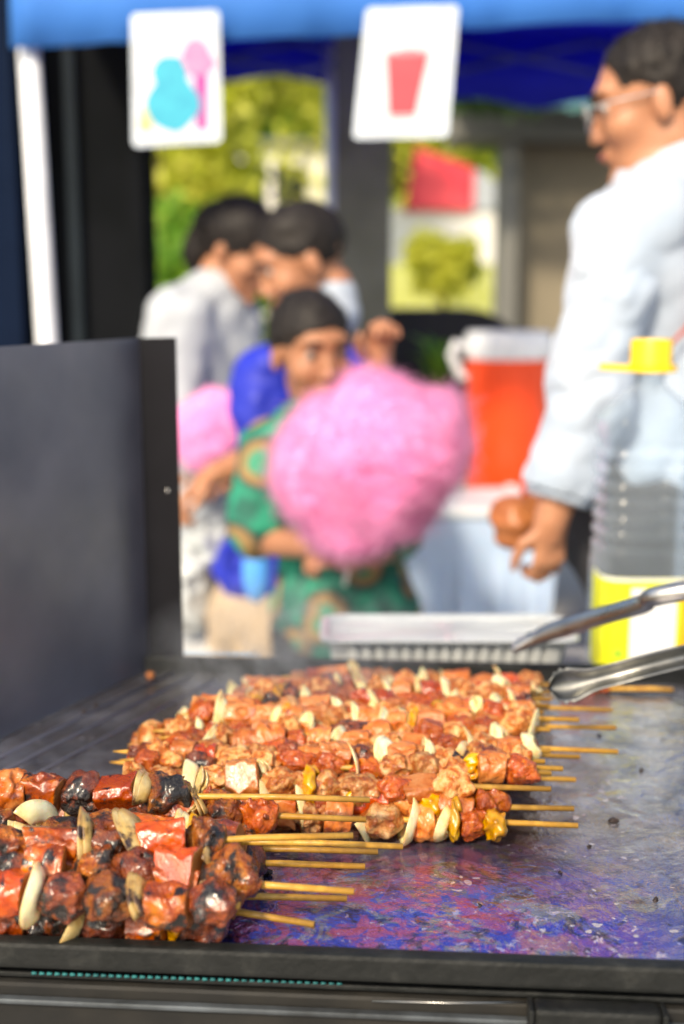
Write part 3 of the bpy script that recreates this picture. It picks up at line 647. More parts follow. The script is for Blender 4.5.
# ---------------------------------------------------------------- table, tray, bottles
TZ = .76; TY0 = bk.y+.035
tb = empty('folding_table', (.45, TY0+.2, 0), 'grey folding table behind the griddle carrying foil tray and bottles', 'table')
tx0 = P(322, 640, TY0+.05).x+.012
MB().box(((tx0+1.0)/2, TY0+.14, TZ-.012), (1.0-tx0, .28, .024), None, .004).build('tabletop', M['table'], tb)
for a in (tx0+.04, .96):
    for b in (TY0+.03, TY0+.25): MB().tube([(a, b, 0), (a, b, TZ-.0245)], .012, 12).build('leg', M['steel'], tb, True)
M['foil'] = pm('white_lined_foil', (.58, .60, .60), (.50, .52, .52), 12, .3, .35, bump=.3, bscale=60, bd=.001)
def tray():
    y0 = TY0+.035; L_ = P(322, 626, y0+.11); Rr = P(588, 640, y0+.06)
    x0, x1 = P(320, 634, y0).x, P(582, 640, y0).x; yb = y0+.12; zt = P(400, 641, y0).z; hgt = zt-TZ-.001
    t = empty('foil_tray', ((x0+x1)/2, (y0+yb)/2, TZ), 'white foil tray with crimped fluted sides on the table behind the meat', 'tray')
    def loop(inset, z, n=220, fl=0, rc=.022):
        pts = []; X0, X1, Y0, Y1 = x0+inset, x1-inset, y0+inset, yb-inset
        per = 2*((X1-X0)+(Y1-Y0)); cors = [(X1-rc, Y1-rc, 0), (X0+rc, Y1-rc, 90), (X0+rc, Y0+rc, 180), (X1-rc, Y0+rc, 270)]
        out = []
        for ci, (cx, cy, a0) in enumerate(cors):
            for k in range(6): a = R(a0+90*k/5); out.append((cx+rc*math.cos(a), cy+rc*math.sin(a), math.cos(a), math.sin(a)))
            nx = cors[(ci+1) % 4]; a = R(a0+90); p0 = (cx+rc*math.cos(a), cy+rc*math.sin(a)); p1 = (nx[0]+rc*math.cos(a), nx[1]+rc*math.sin(a))
            m_ = 90 if ci % 2 == 0 else 54
            for k in range(1, m_): f = k/m_; out.append((p0[0]+(p1[0]-p0[0])*f, p0[1]+(p1[1]-p0[1])*f, math.cos(a), math.sin(a)))
        for i_, (a, b, nx_, ny_) in enumerate(out):
            o_ = fl*(1 if (i_//3) % 2 else -1); pts.append(Vector((a+nx_*o_, b+ny_*o_, z)))
        return pts
    mb = MB(); loops = [loop(.0, zt-.004), loop(-.001, zt-.001), loop(.003, zt+.001), loop(.009, zt-.0005), loop(.012, zt-.004), loop(.013, zt-.008, fl=.0026), loop(.022, TZ+.006, fl=.0026), loop(.026, TZ+.002)]
    VV = [[mb.b.verts.new(p) for p in l] for l in loops]; n = len(VV[0])
    for A, B in zip(VV, VV[1:]):
        for k in range(n): mb._f([A[k], A[(k+1) % n], B[(k+1) % n], B[k]])
    mb._f(VV[-1])
    o = mb.build('tray_shell', M['foil'], t, True, 40)
    sm = o.modifiers.new('thick', 'SOLIDIFY'); sm.thickness = .0008
    mb = MB(); lp = [mb.b.verts.new(p) for p in loop(.0125, zt-.0045)]; c0 = Vector(((x0+x1)/2, (y0+yb)/2, zt-.004)); cc = mb.b.verts.new(c0)
    l2 = [mb.b.verts.new(v.co.lerp(c0, .35)+Vector((0, 0, .0012*math.sin(i*.9)))) for i, v in enumerate(lp)]
    for k in range(len(lp)): mb._f([lp[k], lp[(k+1) % len(lp)], l2[(k+1) % len(lp)], l2[k]]); mb._f([l2[k], l2[(k+1) % len(lp)], cc])
    mb.build('foil_cover', M['foil'], t, True)
tray()
def pet():
    m, nt, bs = newmat('clear_pet_plastic'); bs.inputs['Roughness'].default_value = .12; bs.inputs['Base Color'].default_value = (.55, .62, .70, 1)
    bump_(nt, bs, noise_(nt, coords(nt), 30, 3), .5, .004)
    tr = nt.nodes.new('ShaderNodeBsdfTransparent'); tr.inputs[0].default_value = (.91, .95, .98, 1)
    lw = nt.nodes.new('ShaderNodeLayerWeight'); lw.inputs[0].default_value = .35
    mr = ramp_(nt, lw.outputs['Facing'], [(0, .08), (.5, .24), (.92, .85)])
    mx = nt.nodes.new('ShaderNodeMixShader'); nt.links.new(mr, mx.inputs[0]); nt.links.new(tr.outputs[0], mx.inputs[1]); nt.links.new(bs.outputs[0], mx.inputs[2])
    nt.links.new(mx.outputs[0], nt.nodes['Material Output'].inputs[0]); return m
M['pet'] = pet()
def label_mat():
    m, nt, bs = newmat('yellow_white_label'); tc = nt.nodes.new('ShaderNodeTexCoord'); sp_ = nt.nodes.new('ShaderNodeSeparateXYZ'); nt.links.new(tc.outputs['Object'], sp_.inputs[0])
    return m
M['lab_y'] = pm('lemon_yellow_print', (.78, .80, .03), None, 20, .4); M['lab_w'] = pm('white_label_print', (.82, .83, .84), None, 20, .4); M['lab_o'] = pm('orange_yellow_print', (.85, .50, .03), None, 20, .4); M['lab_g'] = pm('green_print', (.35, .60, .05), None, 20, .4)
def bottle(cx_px, Y, captop, wpx, label, n_, full=True, rs=1.0):
    c0 = P(cx_px, captop, Y); x, y = c0.x, Y; zt = c0.z; H = zt-TZ
    t = empty('water_bottle', (x, y, TZ+.0005), label, 'bottle', 'large clear bottles at the right')
    pxm = 1200/(Y*.985+.05); r = wpx/2/pxm
    hz = lambda py: P(cx_px, py, Y-r*.6).z-TZ
    zl0, zl1 = hz(668), hz(574); zs = hz(425); zn = hz(388)
    zl0 = max(.012, zl0)
    if not full:
        pass
    prof = [(.001, .002), (r*.8, .001), (r*.97, .008), (r, .02), (r*1.0, zl1-.001), (r*1.005, zl1+.004), (r*.98, zl1+.014)]
    z = zl1+.02; top_r = zs-.004
    nr = 7; step = (top_r-.02-z)/nr
    for i in range(nr):
        prof += [(r*.985, z+step*.05), (r*.985, z+step*.45), (r*.90, z+step*.7), (r*.90, z+step*.8)]; z += step
    prof += [(r*.985, z+.004), (r*.97, zs-.002), (r*.93, zs+(zn-zs)*.15), (r*.74, zs+(zn-zs)*.5), (r*.42, zs+(zn-zs)*.85), (r*.30, zn), (r*.26, zn+.004), (r*.26, H-.025)]
    mb = MB(); mb.lathe(prof, (x, y, TZ+.0005), 56, True, lambda a, z: 1/(abs(math.cos(a))**5+abs(math.sin(a))**5)**(1/5)*.985 if True else 1)
    mb.build('bottle_body', M['pet'], t, True)
    sq = lambda a: 1/(abs(math.cos(a))**5+abs(math.sin(a))**5)**(1/5)*.985
    mb = MB()
    n2 = 72; rr = r*1.012
    def arc(z0, z1, a0, a1, rr, mb):
        k = max(2, int((a1-a0)/R(4))); A = []; B = []
        for i in range(k+1):
            a = a0+(a1-a0)*i/k; q = rr*sq(a); A.append(mb.b.verts.new((x+q*math.cos(a), y+q*math.sin(a), TZ+z0))); B.append(mb.b.verts.new((x+q*math.cos(a), y+q*math.sin(a), TZ+z1)))
        for i in range(k): mb._f([A[i], A[i+1], B[i+1], B[i]])
    arc(zl0, zl1, R(176), R(364), rr, mb); lb = mb.build('label', M['lab_y'], t, True)
    mb = MB(); arc(zl1-.004, zl1-.0005, R(180), R(360), rr*1.006, mb); mb.build('label_band', M['lab_w'], lb, True)
    mb = MB(); arc(zl0+.004, zl1-.012, R(246), R(296), rr*1.006, mb); mb.build('label_panel', M['lab_w'], lb, True)
    mb = MB(); arc(zl0+.004, zl1-.012, R(299), R(316), rr*1.006, mb); mb.build('label_stripe', M['lab_o'], lb, True)
    mb = MB(); arc(zl0+.02, zl0+.03, R(232), R(240), rr*1.006, mb); mb.build('label_emblem', M['lab_g'], lb, True)
    cr = 20/pxm; mb = MB(); zc0 = hz(372); zc1 = H
    kn = lambda a, z: 1+.012*math.cos(a*36)
    mb.lathe([(cr*1.02, zc0-.002), (cr*1.05, zc0+.002), (cr*1.0, zc0+.006), (cr, zc1-.003), (cr*.95, zc1), (.001, zc1+.0003)], (x, y, TZ), 72, True, kn)
    cap = mb.build('cap', M['yellow_plastic'], t, True, 50)
    # flat carry handle ring with a tab out to the left
    mb = MB(); pts = []
    for k in range(28):
        a = 2*math.pi*k/28; q = cr*1.25; pts.append(Vector((x+q*math.cos(a), y+q*math.sin(a), TZ+zc0-.001)))
        if 168 < math.degrees(a) < 192: pts[-1] = Vector((x-50/pxm, y+(q*math.sin(a))*2.0, TZ+zc0+.001))
    mb.prism(pts, (0, 0, .0075)); mb.build('carry_tab', M['yellow_plastic'], t)
bottle(652, 1.455, 339, 96, 'clear ribbed bottle with yellow cap and lemon label behind the tongs', 1)
# the second bottle, shorter, just entering the frame
bottle(722, 1.53, 462, 92, 'shorter clear bottle cut by the right edge of the picture', 2) if False else None
def bottle2():
    Y = 1.50; c0 = P(716, 460, Y); x = c0.x; r = .044; t = empty('water_bottle', (x, Y, TZ), 'smaller clear ribbed bottle cut off by the right edge of the picture', 'bottle', 'large clear bottles at the right')
    H = c0.z-TZ+.03; prof = [(.001, .001), (r*.95, .001), (r, .01)]
    z = .02
    while z < H-.09: prof += [(r, z), (r, z+.012), (r*.93, z+.017), (r*.93, z+.019)]; z += .022
    prof += [(r, z), (r*.97, H-.06), (r*.6, H-.03), (r*.32, H-.015), (r*.3, H)]
    MB().lathe(prof, (x, Y, TZ+.0005), 40).build('bottle_body', M['pet'], t, True)
    MB().lathe([(r*.36, H-.012), (r*.36, H+.006), (.001, H+.0065)], (x, Y, TZ), 30).build('cap', pm('blue_cap', (.02, .2, .7), None, 9, .4), t, True)
bottle2()
# ---------------------------------------------------------------- tongs
def tongs():
    piv = G(GX1+.004, .40, .175)
    t = empty('kitchen_tongs', piv, 'stainless steel kitchen tongs with scalloped tips reaching in over the meat', 'tongs')
    def arm(pts, widths, up, name, dishes=True, depth=.004):
        mb = MB(); n = len(pts); rows = []
        m_ = 8
        for i in range(n):
            d = (pts[min(i+1, n-1)]-pts[max(i-1, 0)]).normalized(); s_ = d.cross(up).normalized(); nn = s_.cross(d).normalized()
            row = []
            for j in range(m_+1):
                f = j/m_*2-1; w_ = widths[i]
                if i < 7 and abs(f) > .8: w_ *= 1+.10*(1 if i % 2 else -1)
                row.append(pts[i]+s_*(w_*.5*f)+nn*(depth*(1-f*f)))
            rows.append(row)
        V = [[mb.b.verts.new(p) for p in r_] for r_ in rows]
        for i in range(n-1):
            for j in range(m_): mb._f([V[i][j], V[i+1][j], V[i+1][j+1], V[i][j+1]])
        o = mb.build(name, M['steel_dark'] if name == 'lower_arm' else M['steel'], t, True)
        s = o.modifiers.new('thick', 'SOLIDIFY'); s.thickness = .0014
        return o
    def path(a, b, n, bow, up):
        return [a.lerp(b, i/(n-1))+up*bow*math.sin(math.pi*i/(n-1)) for i in range(n)]
    Y = 1.12
    tipL = P(549, 688, 1.00); midL = P(600, 672, 1.085); endL = P(690, 655, 1.0); 
    tipU = P(512, 650, 1.21); mU1 = P(585, 621, 1.17); mU2 = P(690, 590, 1.09)
    camv = Vector((0, -1, .28)).normalized()
    def smooth(ctrl, n):
        out = []
        for i in range(n):
            u = i/(n-1)*(len(ctrl)-1); k = min(int(u), len(ctrl)-2); f = u-k
            p0, p1, p2, p3 = ctrl[max(k-1, 0)], ctrl[k], ctrl[k+1], ctrl[min(k+2, len(ctrl)-1)]
            out.append(.5*((2*p1)+(p2-p0)*f+(2*p0-5*p1+4*p2-p3)*f*f+(3*p1-p0-3*p2+p3)*f**3))
        return out
    lo = smooth([tipL, P(575, 684, 1.0), P(612, 675, 1.0), endL, piv+Vector((.0, 0, -.012))], 34)
    wl = [.003, .013, .020, .025, .028, .030, .031, .031, .030, .028, .026, .024, .022, .021]+[.020]*24
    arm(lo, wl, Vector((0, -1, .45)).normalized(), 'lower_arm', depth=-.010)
    hi = smooth([tipU, P(540, 636, 1.2), mU1, P(640, 605, 1.12), mU2, piv+Vector((0, 0, .012))], 34)
    wu = [.008, .010, .012, .013, .014, .015, .016, .017, .018]+[.019]*25
    arm(hi, wu, Vector((0, -1, .35)).normalized(), 'upper_arm', depth=.005)
    MB().tube([piv+Vector((0, -.014, 0)), piv+Vector((0, .014, 0))], .016, 16).build('hinge', M['steel'], t, True)
tongs()
# ---------------------------------------------------------------- people
def rotm(yaw, pitch=0, roll=0):
    """columns: right, forward, up of a figure whose forward (+Y) is turned by yaw (ccw), head pitched down by pitch"""
    return (Matrix.Rotation(yaw, 3, 'Z') @ Matrix.Rotation(-pitch, 3, 'X') @ Matrix.Rotation(roll, 3, 'Y'))
def head_prims(c, Rm, s):
    Rn = np.array(Rm); L = lambda x, y, z: np.array(c)+Rn@(np.array((x, y, z))*s)
    E = lambda x, y, z, a, b, d, k=.012: ell_(L(x, y, z), np.array((a, b, d))*s, Rn, k*s)
    pr = [E(0, -.012, .032, .075, .097, .083), E(0, .034, -.018, .060, .055, .080, .02), E(0, .034, -.076, .044, .048, .030, .02),
          E(0, .078, -.100, .018, .014, .014, .015), cap_(L(0, .084, .018), L(0, .103, -.030), .007*s, .010*s, .010*s),
          E(.010, .092, -.034, .008, .009, .006, .006), E(-.010, .092, -.034, .009, .010, .007, .006),
          E(0, .087, -.056, .024, .011, .006, .005), E(0, .086, -.067, .021, .011, .007, .005), E(0, .074, .036, .052, .018, .014, .015),
          E(.036, .056, -.026, .026, .026, .024, .02), E(-.036, .056, -.026, .026, .026, .024, .02),
          E(.075, -.008, -.010, .008, .016, .028, .006), E(-.075, -.008, -.010, .008, .016, .028, .006),
          ('s', L(.032, .096, .010), np.array((.017, .014, .012))*s, Rn, .008*s), ('s', L(-.032, .096, .010), np.array((.017, .014, .012))*s, Rn, .008*s)]
    return pr, L
def hand_prims(w, d, n, s=1.0, curl=.5, thumb=1, spread=.018):
    """w wrist, d pointing along the hand, n palm normal (fingers curl towards it), thumb = side sign"""
    w = Vector(w); d = Vector(d).normalized(); n = Vector(n); n = (n-d*n.dot(d)).normalized(); sd_ = d.cross(n).normalized()*thumb
    pr = [cap_(w, w+d*.03*s, .022*s, .026*s, .01)]
    for i, (l_, off) in enumerate(((.92, 1.5), (1, .5), (.94, -.5), (.76, -1.5))):
        k = w+d*(.088-.006*abs(off-.3))*s+sd_*off*spread*s
        pr.append(cap_(w+d*.02*s+sd_*off*.012*s, k, .012*s, .0105*s, .012*s))
        a = curl*.6; p = k
        for seg, r0, r1 in ((.042, .0095, .0085), (.027, .0085, .0078), (.021, .0078, .0065)):
            dr = d*math.cos(a)+n*math.sin(a); q = p+dr*seg*l_*s; pr.append(cap_(p, q, r0*s, r1*s, .003*s)); p = q; a += curl*1.0
    t0 = w+d*.022*s+sd_*.02*s; t1 = t0+(d*.55+sd_*.7+n*.25).normalized()*.042*s; t2 = t1+(d*.85+sd_*.25+n*.35).normalized()*.032*s; t3 = t2+(d*.95+n*.3).normalized()*.024*s
    pr += [cap_(t0, t1, .016*s, .012*s, .010*s), cap_(t1, t2, .0115*s, .010*s, .003*s), cap_(t2, t3, .010*s, .008*s, .003*s)]
    return pr
def torso_prims(pel, chest, Rt, s, belly=1.0):
    Rn = np.array(Rt); pel = np.array(pel); chest = np.array(chest); mid = (pel+chest)/2
    up = (chest-pel); 
    return [ell_(chest, np.array((.165, .105, .17))*s, Rn, .05), ell_(mid, np.array((.14, .105*belly, .16))*s, Rn, .05), ell_(pel, np.array((.16, .115, .12))*s, Rn, .05),
            ell_(chest+Rn@np.array((0, 0, .11))*s, np.array((.17, .075, .06))*s, Rn, .04)]
def hair_mesh(name, c, Rm, s, cut, extra=(), fac=1.0, seed=3):
    Rn = np.array(Rm); L = lambda x, y, z: np.array(c)+Rn@(np.array((x, y, z))*s)
    pr = [ell_(L(0, -.016, .040), np.array((.083, .103, .090))*s*fac, Rn, .01)]+[ell_(L(*e[0]), np.array(e[1])*s, Rn, .02) for e in extra]
    pr += [('s', L(*q[0]), np.array(q[1])*s, Rn, .006) for q in cut]
    return sdf_mesh(name, pr, .0045, snoise(.035, .0012*s, seed))
def hair_on(root, me, mode=None):
    mode = mode or HM[0]; h_ = link('hair', me, root, M['hair']); strands('hair_strands', me, 2600 if mode == 'short' else 3600, .008 if mode == 'short' else .018, .0005 if mode == 'short' else .0006, 5, mode, M['hair'], h_)
HM = ['long']
def face_extras(root, L, Rm, s, brows=True):
    for sx in (1, -1):
        mb = MB(); c_ = Vector(L(sx*.031, .076, .008)); r = .0112*s
        bmesh.ops.create_uvsphere(mb.b, u_segments=16, v_segments=12, radius=r, matrix=Matrix.Translation(c_))
        fw = Rm @ Vector((0, 1, -.15)).normalized()
        for f in mb.b.faces:
            f.material_index = 1 if (f.calc_center_median()-c_).normalized().dot(fw) > .62 else 0
        mb.build('eye', [M['eye'], M['iris']], root, True)
        if brows:
            MB().tube([L(sx*.014, .095, .030), L(sx*.030, .096, .036), L(sx*.048, .083, .031)], [.003*s, .0038*s, .002*s], 8).build('eyebrow', M['hair'], root, True)
    MB().tube([L(-.021, .091, -.061), L(-.01, .0985, -.0605), L(0, .0985, -.062), L(.01, .0985, -.0605), L(.021, .091, -.061)], [.0015*s, .0038*s, .004*s, .0038*s, .0015*s], 8).build('lips', M['lip'], root, True)
def limb(a, b, c_, r0, r1, r2, k=.015): return [cap_(a, b, r0, r1, k), cap_(b, c_, r1, r2, k)]
def legs(pel, Rt, s, foot=0.03, width=.085, thigh=.085, calf=.055, ank=.038):
    out = []; pel = Vector(pel)
    for sx in (1, -1):
        hp = pel+Rt@Vector((sx*width*s, 0, -.04*s)); kn = Vector((hp.x, hp.y, pel.z*.52))+Rt@Vector((0, .02, 0)); an = Vector((hp.x, hp.y, .075))
        out.append((hp, kn, an))
    return out
def foot_prims(an, Rt, s=1): 
    t_ = Vector(an)+Rt@Vector((0, .15*s, 0)); t_.z = .035; h_ = Vector(an); h_.z = .04
    return [cap_(h_, t_, .036*s, .03*s, .02)]
def shoes(root, lg, Rt, m, s=1):
    for (hp, kn, an) in lg: link('shoe', sdf_mesh('shoe', [cap_((an.x, an.y, .048), tuple(Vector((an.x, an.y, .045))+Rt@Vector((0, .16*s, 0))), .046*s, .040*s, .02)], .008, None, [((0, 0, 0.0), (0, 0, -1))]), root, m)

# --- woman in white shirt, right
def woman():
    Y = 1.86; s = .93
    hc = P(655, 105, Y+.03); Rh = rotm(R(77), R(13), 0)      # faces left (-X), chin slightly down
    root = empty('person', (hc.x+.05, Y, 0), 'standing person in white long sleeved shirt and black trousers, looking left, glasses on', 'person')
    hp, L = head_prims(hc, Rh, s)
    Rt = rotm(R(70)); 
    neck = Vector(L(0, -.02, -.07)); chest = P(668, 275, Y+.04); pel = P(655, 560, Y+.04); pel.z = .90; sh = .165
    shL = P(618, 238, Y-.07)      # near shoulder (left arm)
    el = P(590, 395, Y-.11); wr = P(551, 520, Y-.12)
    shR = chest+Rt@Vector((sh, 0, .10)); elR = shR+Vector((.04, .03, -.28)); wrR = elR+Vector((.0, .02, -.24))
    lg = legs(pel, Rt, 1.05)
    skin = hp+[cap_(neck, chest+Vector((0, 0, .12)), .056, .07, .03)]+torso_prims(pel, chest, Rt, .92)
    dh = Vector((-.12, 0, -1)).normalized()
    skin += limb(shL, el, wr, .045, .036, .026)+limb(shR, elR, wrR, .045, .036, .026)
    skin += hand_prims(wr+dh*.0, Vector((-.02, .0, -1)), Vector((-.35, .9, -.1)), .76, .95, -1, .0165)
    skin += hand_prims(wrR, (wrR-elR), Vector((0, -.3, -1)), .95, .8, 1)
    for (a, b, c_) in lg: skin += limb(a, b, c_, .078, .052, .036)+foot_prims(c_, Rt)
    link('body', sdf_mesh('body', skin, .0048), root, M['skin'])
    cuff = P(560, 492, Y-.115)
    sleeve = [cap_(shL, el, .062, .050, .02), cap_(el, cuff.lerp(wr, .2), .050, .047, .02)]
    cdir = (wr-el).normalized(); link('sleeve', sdf_mesh('sleeve', sleeve, .005, folds(.20, .0055, 40, 1.5), [(tuple(cuff), tuple(cdir))], .006), root, M['white_cloth'])
    slR = [cap_(shR, elR, .066, .055, .02), cap_(elR, elR.lerp(wrR, .8), .055, .045, .02)]
    shirt = torso_prims(pel+Vector((0, 0, .08)), chest, Rt, .97, 1.1)+[cap_(shL, shL.lerp(el, .4), .06, .052, .02)]+slR+[cap_(chest+Vector((0, 0, .08)), neck.lerp(chest, .25), .09, .062, .03)]
    shirt += [cap_(chest+Vector((.02, 0, .04)), shL+Vector((.03, .02, -.008)), .08, .062, .03)]
    link('shirt', sdf_mesh('shirt', shirt, .006, folds(.28, .009, 5, .8), [((0, 0, .90), (0, 0, -1))], .006), root, M['white_cloth'])
    cuffo = sdf_mesh('cuff', [cap_(cuff.lerp(el, .05), cuff.lerp(wr, .5), .050, .046, .01)], .004, snoise(.06, .0012, 9), [(tuple(cuff.lerp(wr, .30)), tuple((wr-cuff).normalized()))])
    link('cuff', cuffo, root, M['white_cloth'])
    col = sdf_mesh('collar', [cap_(neck+Vector((.0, 0, -.05)), neck+Vector((.012, .0, -.015)), .073, .066, .01), ], .005, snoise(.06, .001, 2), [(tuple(neck+Vector((0, 0, .0))), (-.35, 0, 1))])
    link('collar', col, root, M['white_cloth'])
    tr = []
    for (a, b, c_) in lg: tr += [cap_(a, b, .092, .07, .03), cap_(b, c_+Vector((0, 0, .02)), .07, .058, .02)]
    tr += [ell_(pel+Vector((-.02, 0, 0)), (.17, .150, .15), np.array(Rt), .05)]
    link('trousers', sdf_mesh('trousers', tr, .008, snoise(.1, .003, 8)), root, M['black_cloth'])
    hair_on(root, hair_mesh('hair', hc, Rh, s, [((0, .118, -.005), (.12, .082, .118)), ((.085, .035, -.02), (.03, .05, .06)), ((-.085, .035, -.02), (.03, .05, .06)), ((0, .0, -.175), (.2, .2, .115))], [((0, -.115, .01), (.04, .035, .045))], .965))
    face_extras(root, L, Rh, s)
    gl = MB(); 
    for sx in (1, -1):
        gl.tube([L(sx*.032+.022*math.cos(a), .112-.006*abs(math.cos(a)), .006+.017*math.sin(a)) for a in np.linspace(0, 2*math.pi, 17)], .0016, 6, False)
        gl.tube([L(sx*.054, .106, .012), L(sx*.074, .07, .012), L(sx*.080, -.005, .008)], .0016, 6)
    gl.tube([L(-.01, .113, .01), L(.01, .113, .01)], .0016, 6)
    go = gl.build('eyeglasses', pm('clear_grey_frame', (.35, .36, .38), None, 9, .2), root, True)
    gm, gnt, gb = newmat('spectacle_lens'); gb.inputs['Transmission Weight'].default_value = 1; gb.inputs['IOR'].default_value = 1.1; gb.inputs['Roughness'].default_value = .02
    for sx in (1, -1):
        mb = MB(); mb.prism([L(sx*.032+.021*math.cos(a), .1115, .006+.016*math.sin(a)) for a in np.linspace(0, 2*math.pi, 17)[:-1]], tuple(Rh@Vector((0, -.001, 0)))); mb.build('lens', gm, go)
    shoes(root, lg, Rt, M['black_cloth'])
    # shoulder bag and strap
    bc = P(513, 522, Y+.05)
    bag = empty('shoulder_bag', bc, 'rounded brown leather bag hanging at the hip in front of the white sleeve', 'bag')
    link('pouch', sdf_mesh('pouch', [ell_(bc, (.036, .05, .048), None, .02), ell_(bc+Vector((.03, .02, -.005)), (.045, .05, .045), None, .02)], .005, snoise(.05, .003, 4)), bag, M['brown_leather'])
    s1 = P(530, 500, Y+.10); s2 = P(566, 300, Y+.10)
    pts = [P(684, 335, Y-.105), P(668, 352, Y-.10)]
    mb = MB(); mb.tube([bc+Vector((.02, .02, .04)), P(555, 430, Y+.13), P(600, 280, Y+.17), P(650, 200, Y+.14)], .007, 8)
    mb.build('front_strap', M['red_strap'], bag, True)
    mb = MB(); a = P(664, 352, Y-.125); b = P(730, 300, Y-.10); c_ = P(648, 420, Y-.115); up_ = Vector((.0, .0, .020))
    ps = [P(654, 366, Y-.12), P(670, 345, Y-.125), P(688, 326, Y-.125), P(720, 300, Y-.10), P(750, 280, Y-.03)]
    V = []
    for p in ps: V.append((mb.b.verts.new(p-Vector((.007, 0, .012))), mb.b.verts.new(p+Vector((.007, 0, .012)))))
    for u, v in zip(V, V[1:]): mb._f([u[0], v[0], v[1], u[1]])
    o = mb.build('back_strap', M['red_strap'], bag, True); mm_ = o.modifiers.new('t', 'SOLIDIFY'); mm_.thickness = .003
woman()

def shirt_green():
    m, nt, bs = newmat('green_batik_print'); co = coords(nt, False)
    vo = nt.nodes.new('ShaderNodeTexVoronoi'); vo.inputs['Scale'].default_value = 9.5; nt.links.new(co, vo.inputs['Vector'])
    nb_ = noise_(nt, co, 22, 3)
    base = ramp_(nt, nb_, [(.4, (.01, .27, .16)), (.6, (.008, .10, .07))])
    rg = ramp_(nt, vo.outputs['Distance'], [(.0, (.30, .10, .02)), (.12, (.02, .25, .15)), (.24, (.03, .22, .13)), (.30, (.30, .17, .05)), (.40, (.22, .14, .06)), (.46, (.01, .04, .04)), (.55, (.01, .10, .07))])
    mk = ramp_(nt, vo.outputs['Distance'], [(.46, 1), (.56, 0)])
    col = mix_(nt, mk, base, rg); nt.links.new(col, bs.inputs['Base Color']); bs.inputs['Roughness'].default_value = .8
    bump_(nt, bs, noise_(nt, co, 18, 3), .4, .01); return m
M['green_cloth'] = shirt_green()
M['stickp'] = pm('paper_stick', (.8, .78, .74), None, 9, .6)
def child():
    HM[0] = 'short'
    Y = 2.30; s = .93
    hc = P(311, 352, Y); Rh = rotm(R(180+24), R(8), R(3))
    root = empty('person', (hc.x+.08, Y, 0), 'small child in green patterned shirt holding the huge pink cotton candy', 'person')
    hp, L = head_prims(hc, Rh, s); Rt = rotm(R(190)); neck = Vector(L(0, -.02, -.06))
    chest = P(325, 475, Y+.04); pel = P(342, 640, Y+.04); pel.z = max(pel.z, .60)
    shA = P(268, 446, Y); elA = P(256, 540, Y-.04); wrA = P(335, 548, Y-.17)      # arm on the picture's left
    shB = P(375, 450, Y+.02); elB = P(392, 545, Y-.02); wrB = P(352, 560, Y-.17)
    lg = legs(pel, Rt, .8)
    skin = hp+[cap_(neck, chest+Vector((0, 0, .09)), .042, .05, .02)]+torso_prims(pel, chest, Rt, .66)
    skin += limb(shA, elA, wrA, .037, .030, .022)+limb(shB, elB, wrB, .037, .030, .022)
    skin += hand_prims(wrA, (Vector((1, -.1, .0))), Vector((0, .3, -1)), .66, 1.0, 1)+hand_prims(wrB, (Vector((-.9, -.2, .1))), Vector((0, .5, -1)), .66, 1.0, -1)
    for (a, b, c_) in lg: skin += limb(a, b, c_, .06, .042, .03)+foot_prims(c_, Rt, .75)
    link('body', sdf_mesh('body', skin, .0048), root, M['skin_child'])
    hem = chest.lerp(pel, .5)
    shirt = torso_prims(pel+Vector((0, 0, .03)), chest, Rt, .74, 1.15)+[cap_(shA, shA.lerp(elA, .85), .052, .058, .02), cap_(shB, shB.lerp(elB, .85), .052, .058, .02), ell_(pel+Vector((.01, 0, 0)), (.145, .11, .14), np.array(Rt), .05), cap_(chest+Vector((0, 0, .06)), neck.lerp(chest, .35), .06, .045, .03)]
    link('shirt', sdf_mesh('shirt', shirt, .006, folds(.2, .005, 15, 1.0), [((0, 0, pel.z-.10), (0, 0, -1))], .003), root, M['green_cloth'])
    sh_ = []
    for (a, b, c_) in lg: sh_ += [cap_(a, b, .078, .066, .03)]
    link('shorts', sdf_mesh('shorts', sh_+[ell_(pel, (.12, .09, .1), np.array(Rt), .04)], .008), root, M['black_cloth'])
    hair_on(root, hair_mesh('hair', hc, Rh, s, [((0, .118, -.045), (.11, .085, .115)), ((.085, .04, -.03), (.03, .06, .06)), ((-.085, .04, -.03), (.03, .06, .06)), ((0, .02, -.15), (.2, .2, .115))], fac=.985))
    face_extras(root, L, Rh, s); shoes(root, lg, Rt, M['black_cloth'], .8)
    return wrA
child()
M['fibre'] = canvas('pink_sugar_fibre', (.92, .46, .72), .5)
def floss(cx, cy, Y, rx, ry, label, seed, stick_to):
    c_ = P(cx, cy, Y); k = (Y/.985)/F; big = rx > 50
    root = empty('cotton_candy', c_, label, 'cotton candy', 'pink cotton candies')
    q = np.random.default_rng(seed)
    # offsets in units of rx: a broad round mass, fuller to the upper right, tapering at the bottom
    sp_ = [(0, 0, .78), (.50, .34, .50), (-.45, -.22, .52), (-.18, -.60, .42), (.62, .12, .40), (-.42, .26, .46), (.08, .56, .42), (.26, -.46, .42), (.72, .40, .26), (-.66, -.10, .32), (-.30, -.72, .28)]
    pr = []
    for (a, b, rr) in sp_:
        r_ = rr*rx*k; pr.append(ell_(np.array(c_)+np.array((a*rx*k, q.uniform(-.15, .15)*rx*k, b*ry*k)), (r_, r_*.9, r_), None, .06))
    me = sdf_mesh('spun_sugar', pr, .005, addn(snoise(.13, .004, seed), snoise(.05, .0012, seed+1)))
    core = link('spun_sugar', me, root, M['floss'])
    strands('sugar_fibres', me, 12000 if big else 3000, .052 if big else .03, .0006, seed, 'floss', M['fibre'], core, 5)
    MB().tube([c_, stick_to], .004, 10).build('paper_stick', M['stickp'], root, True)
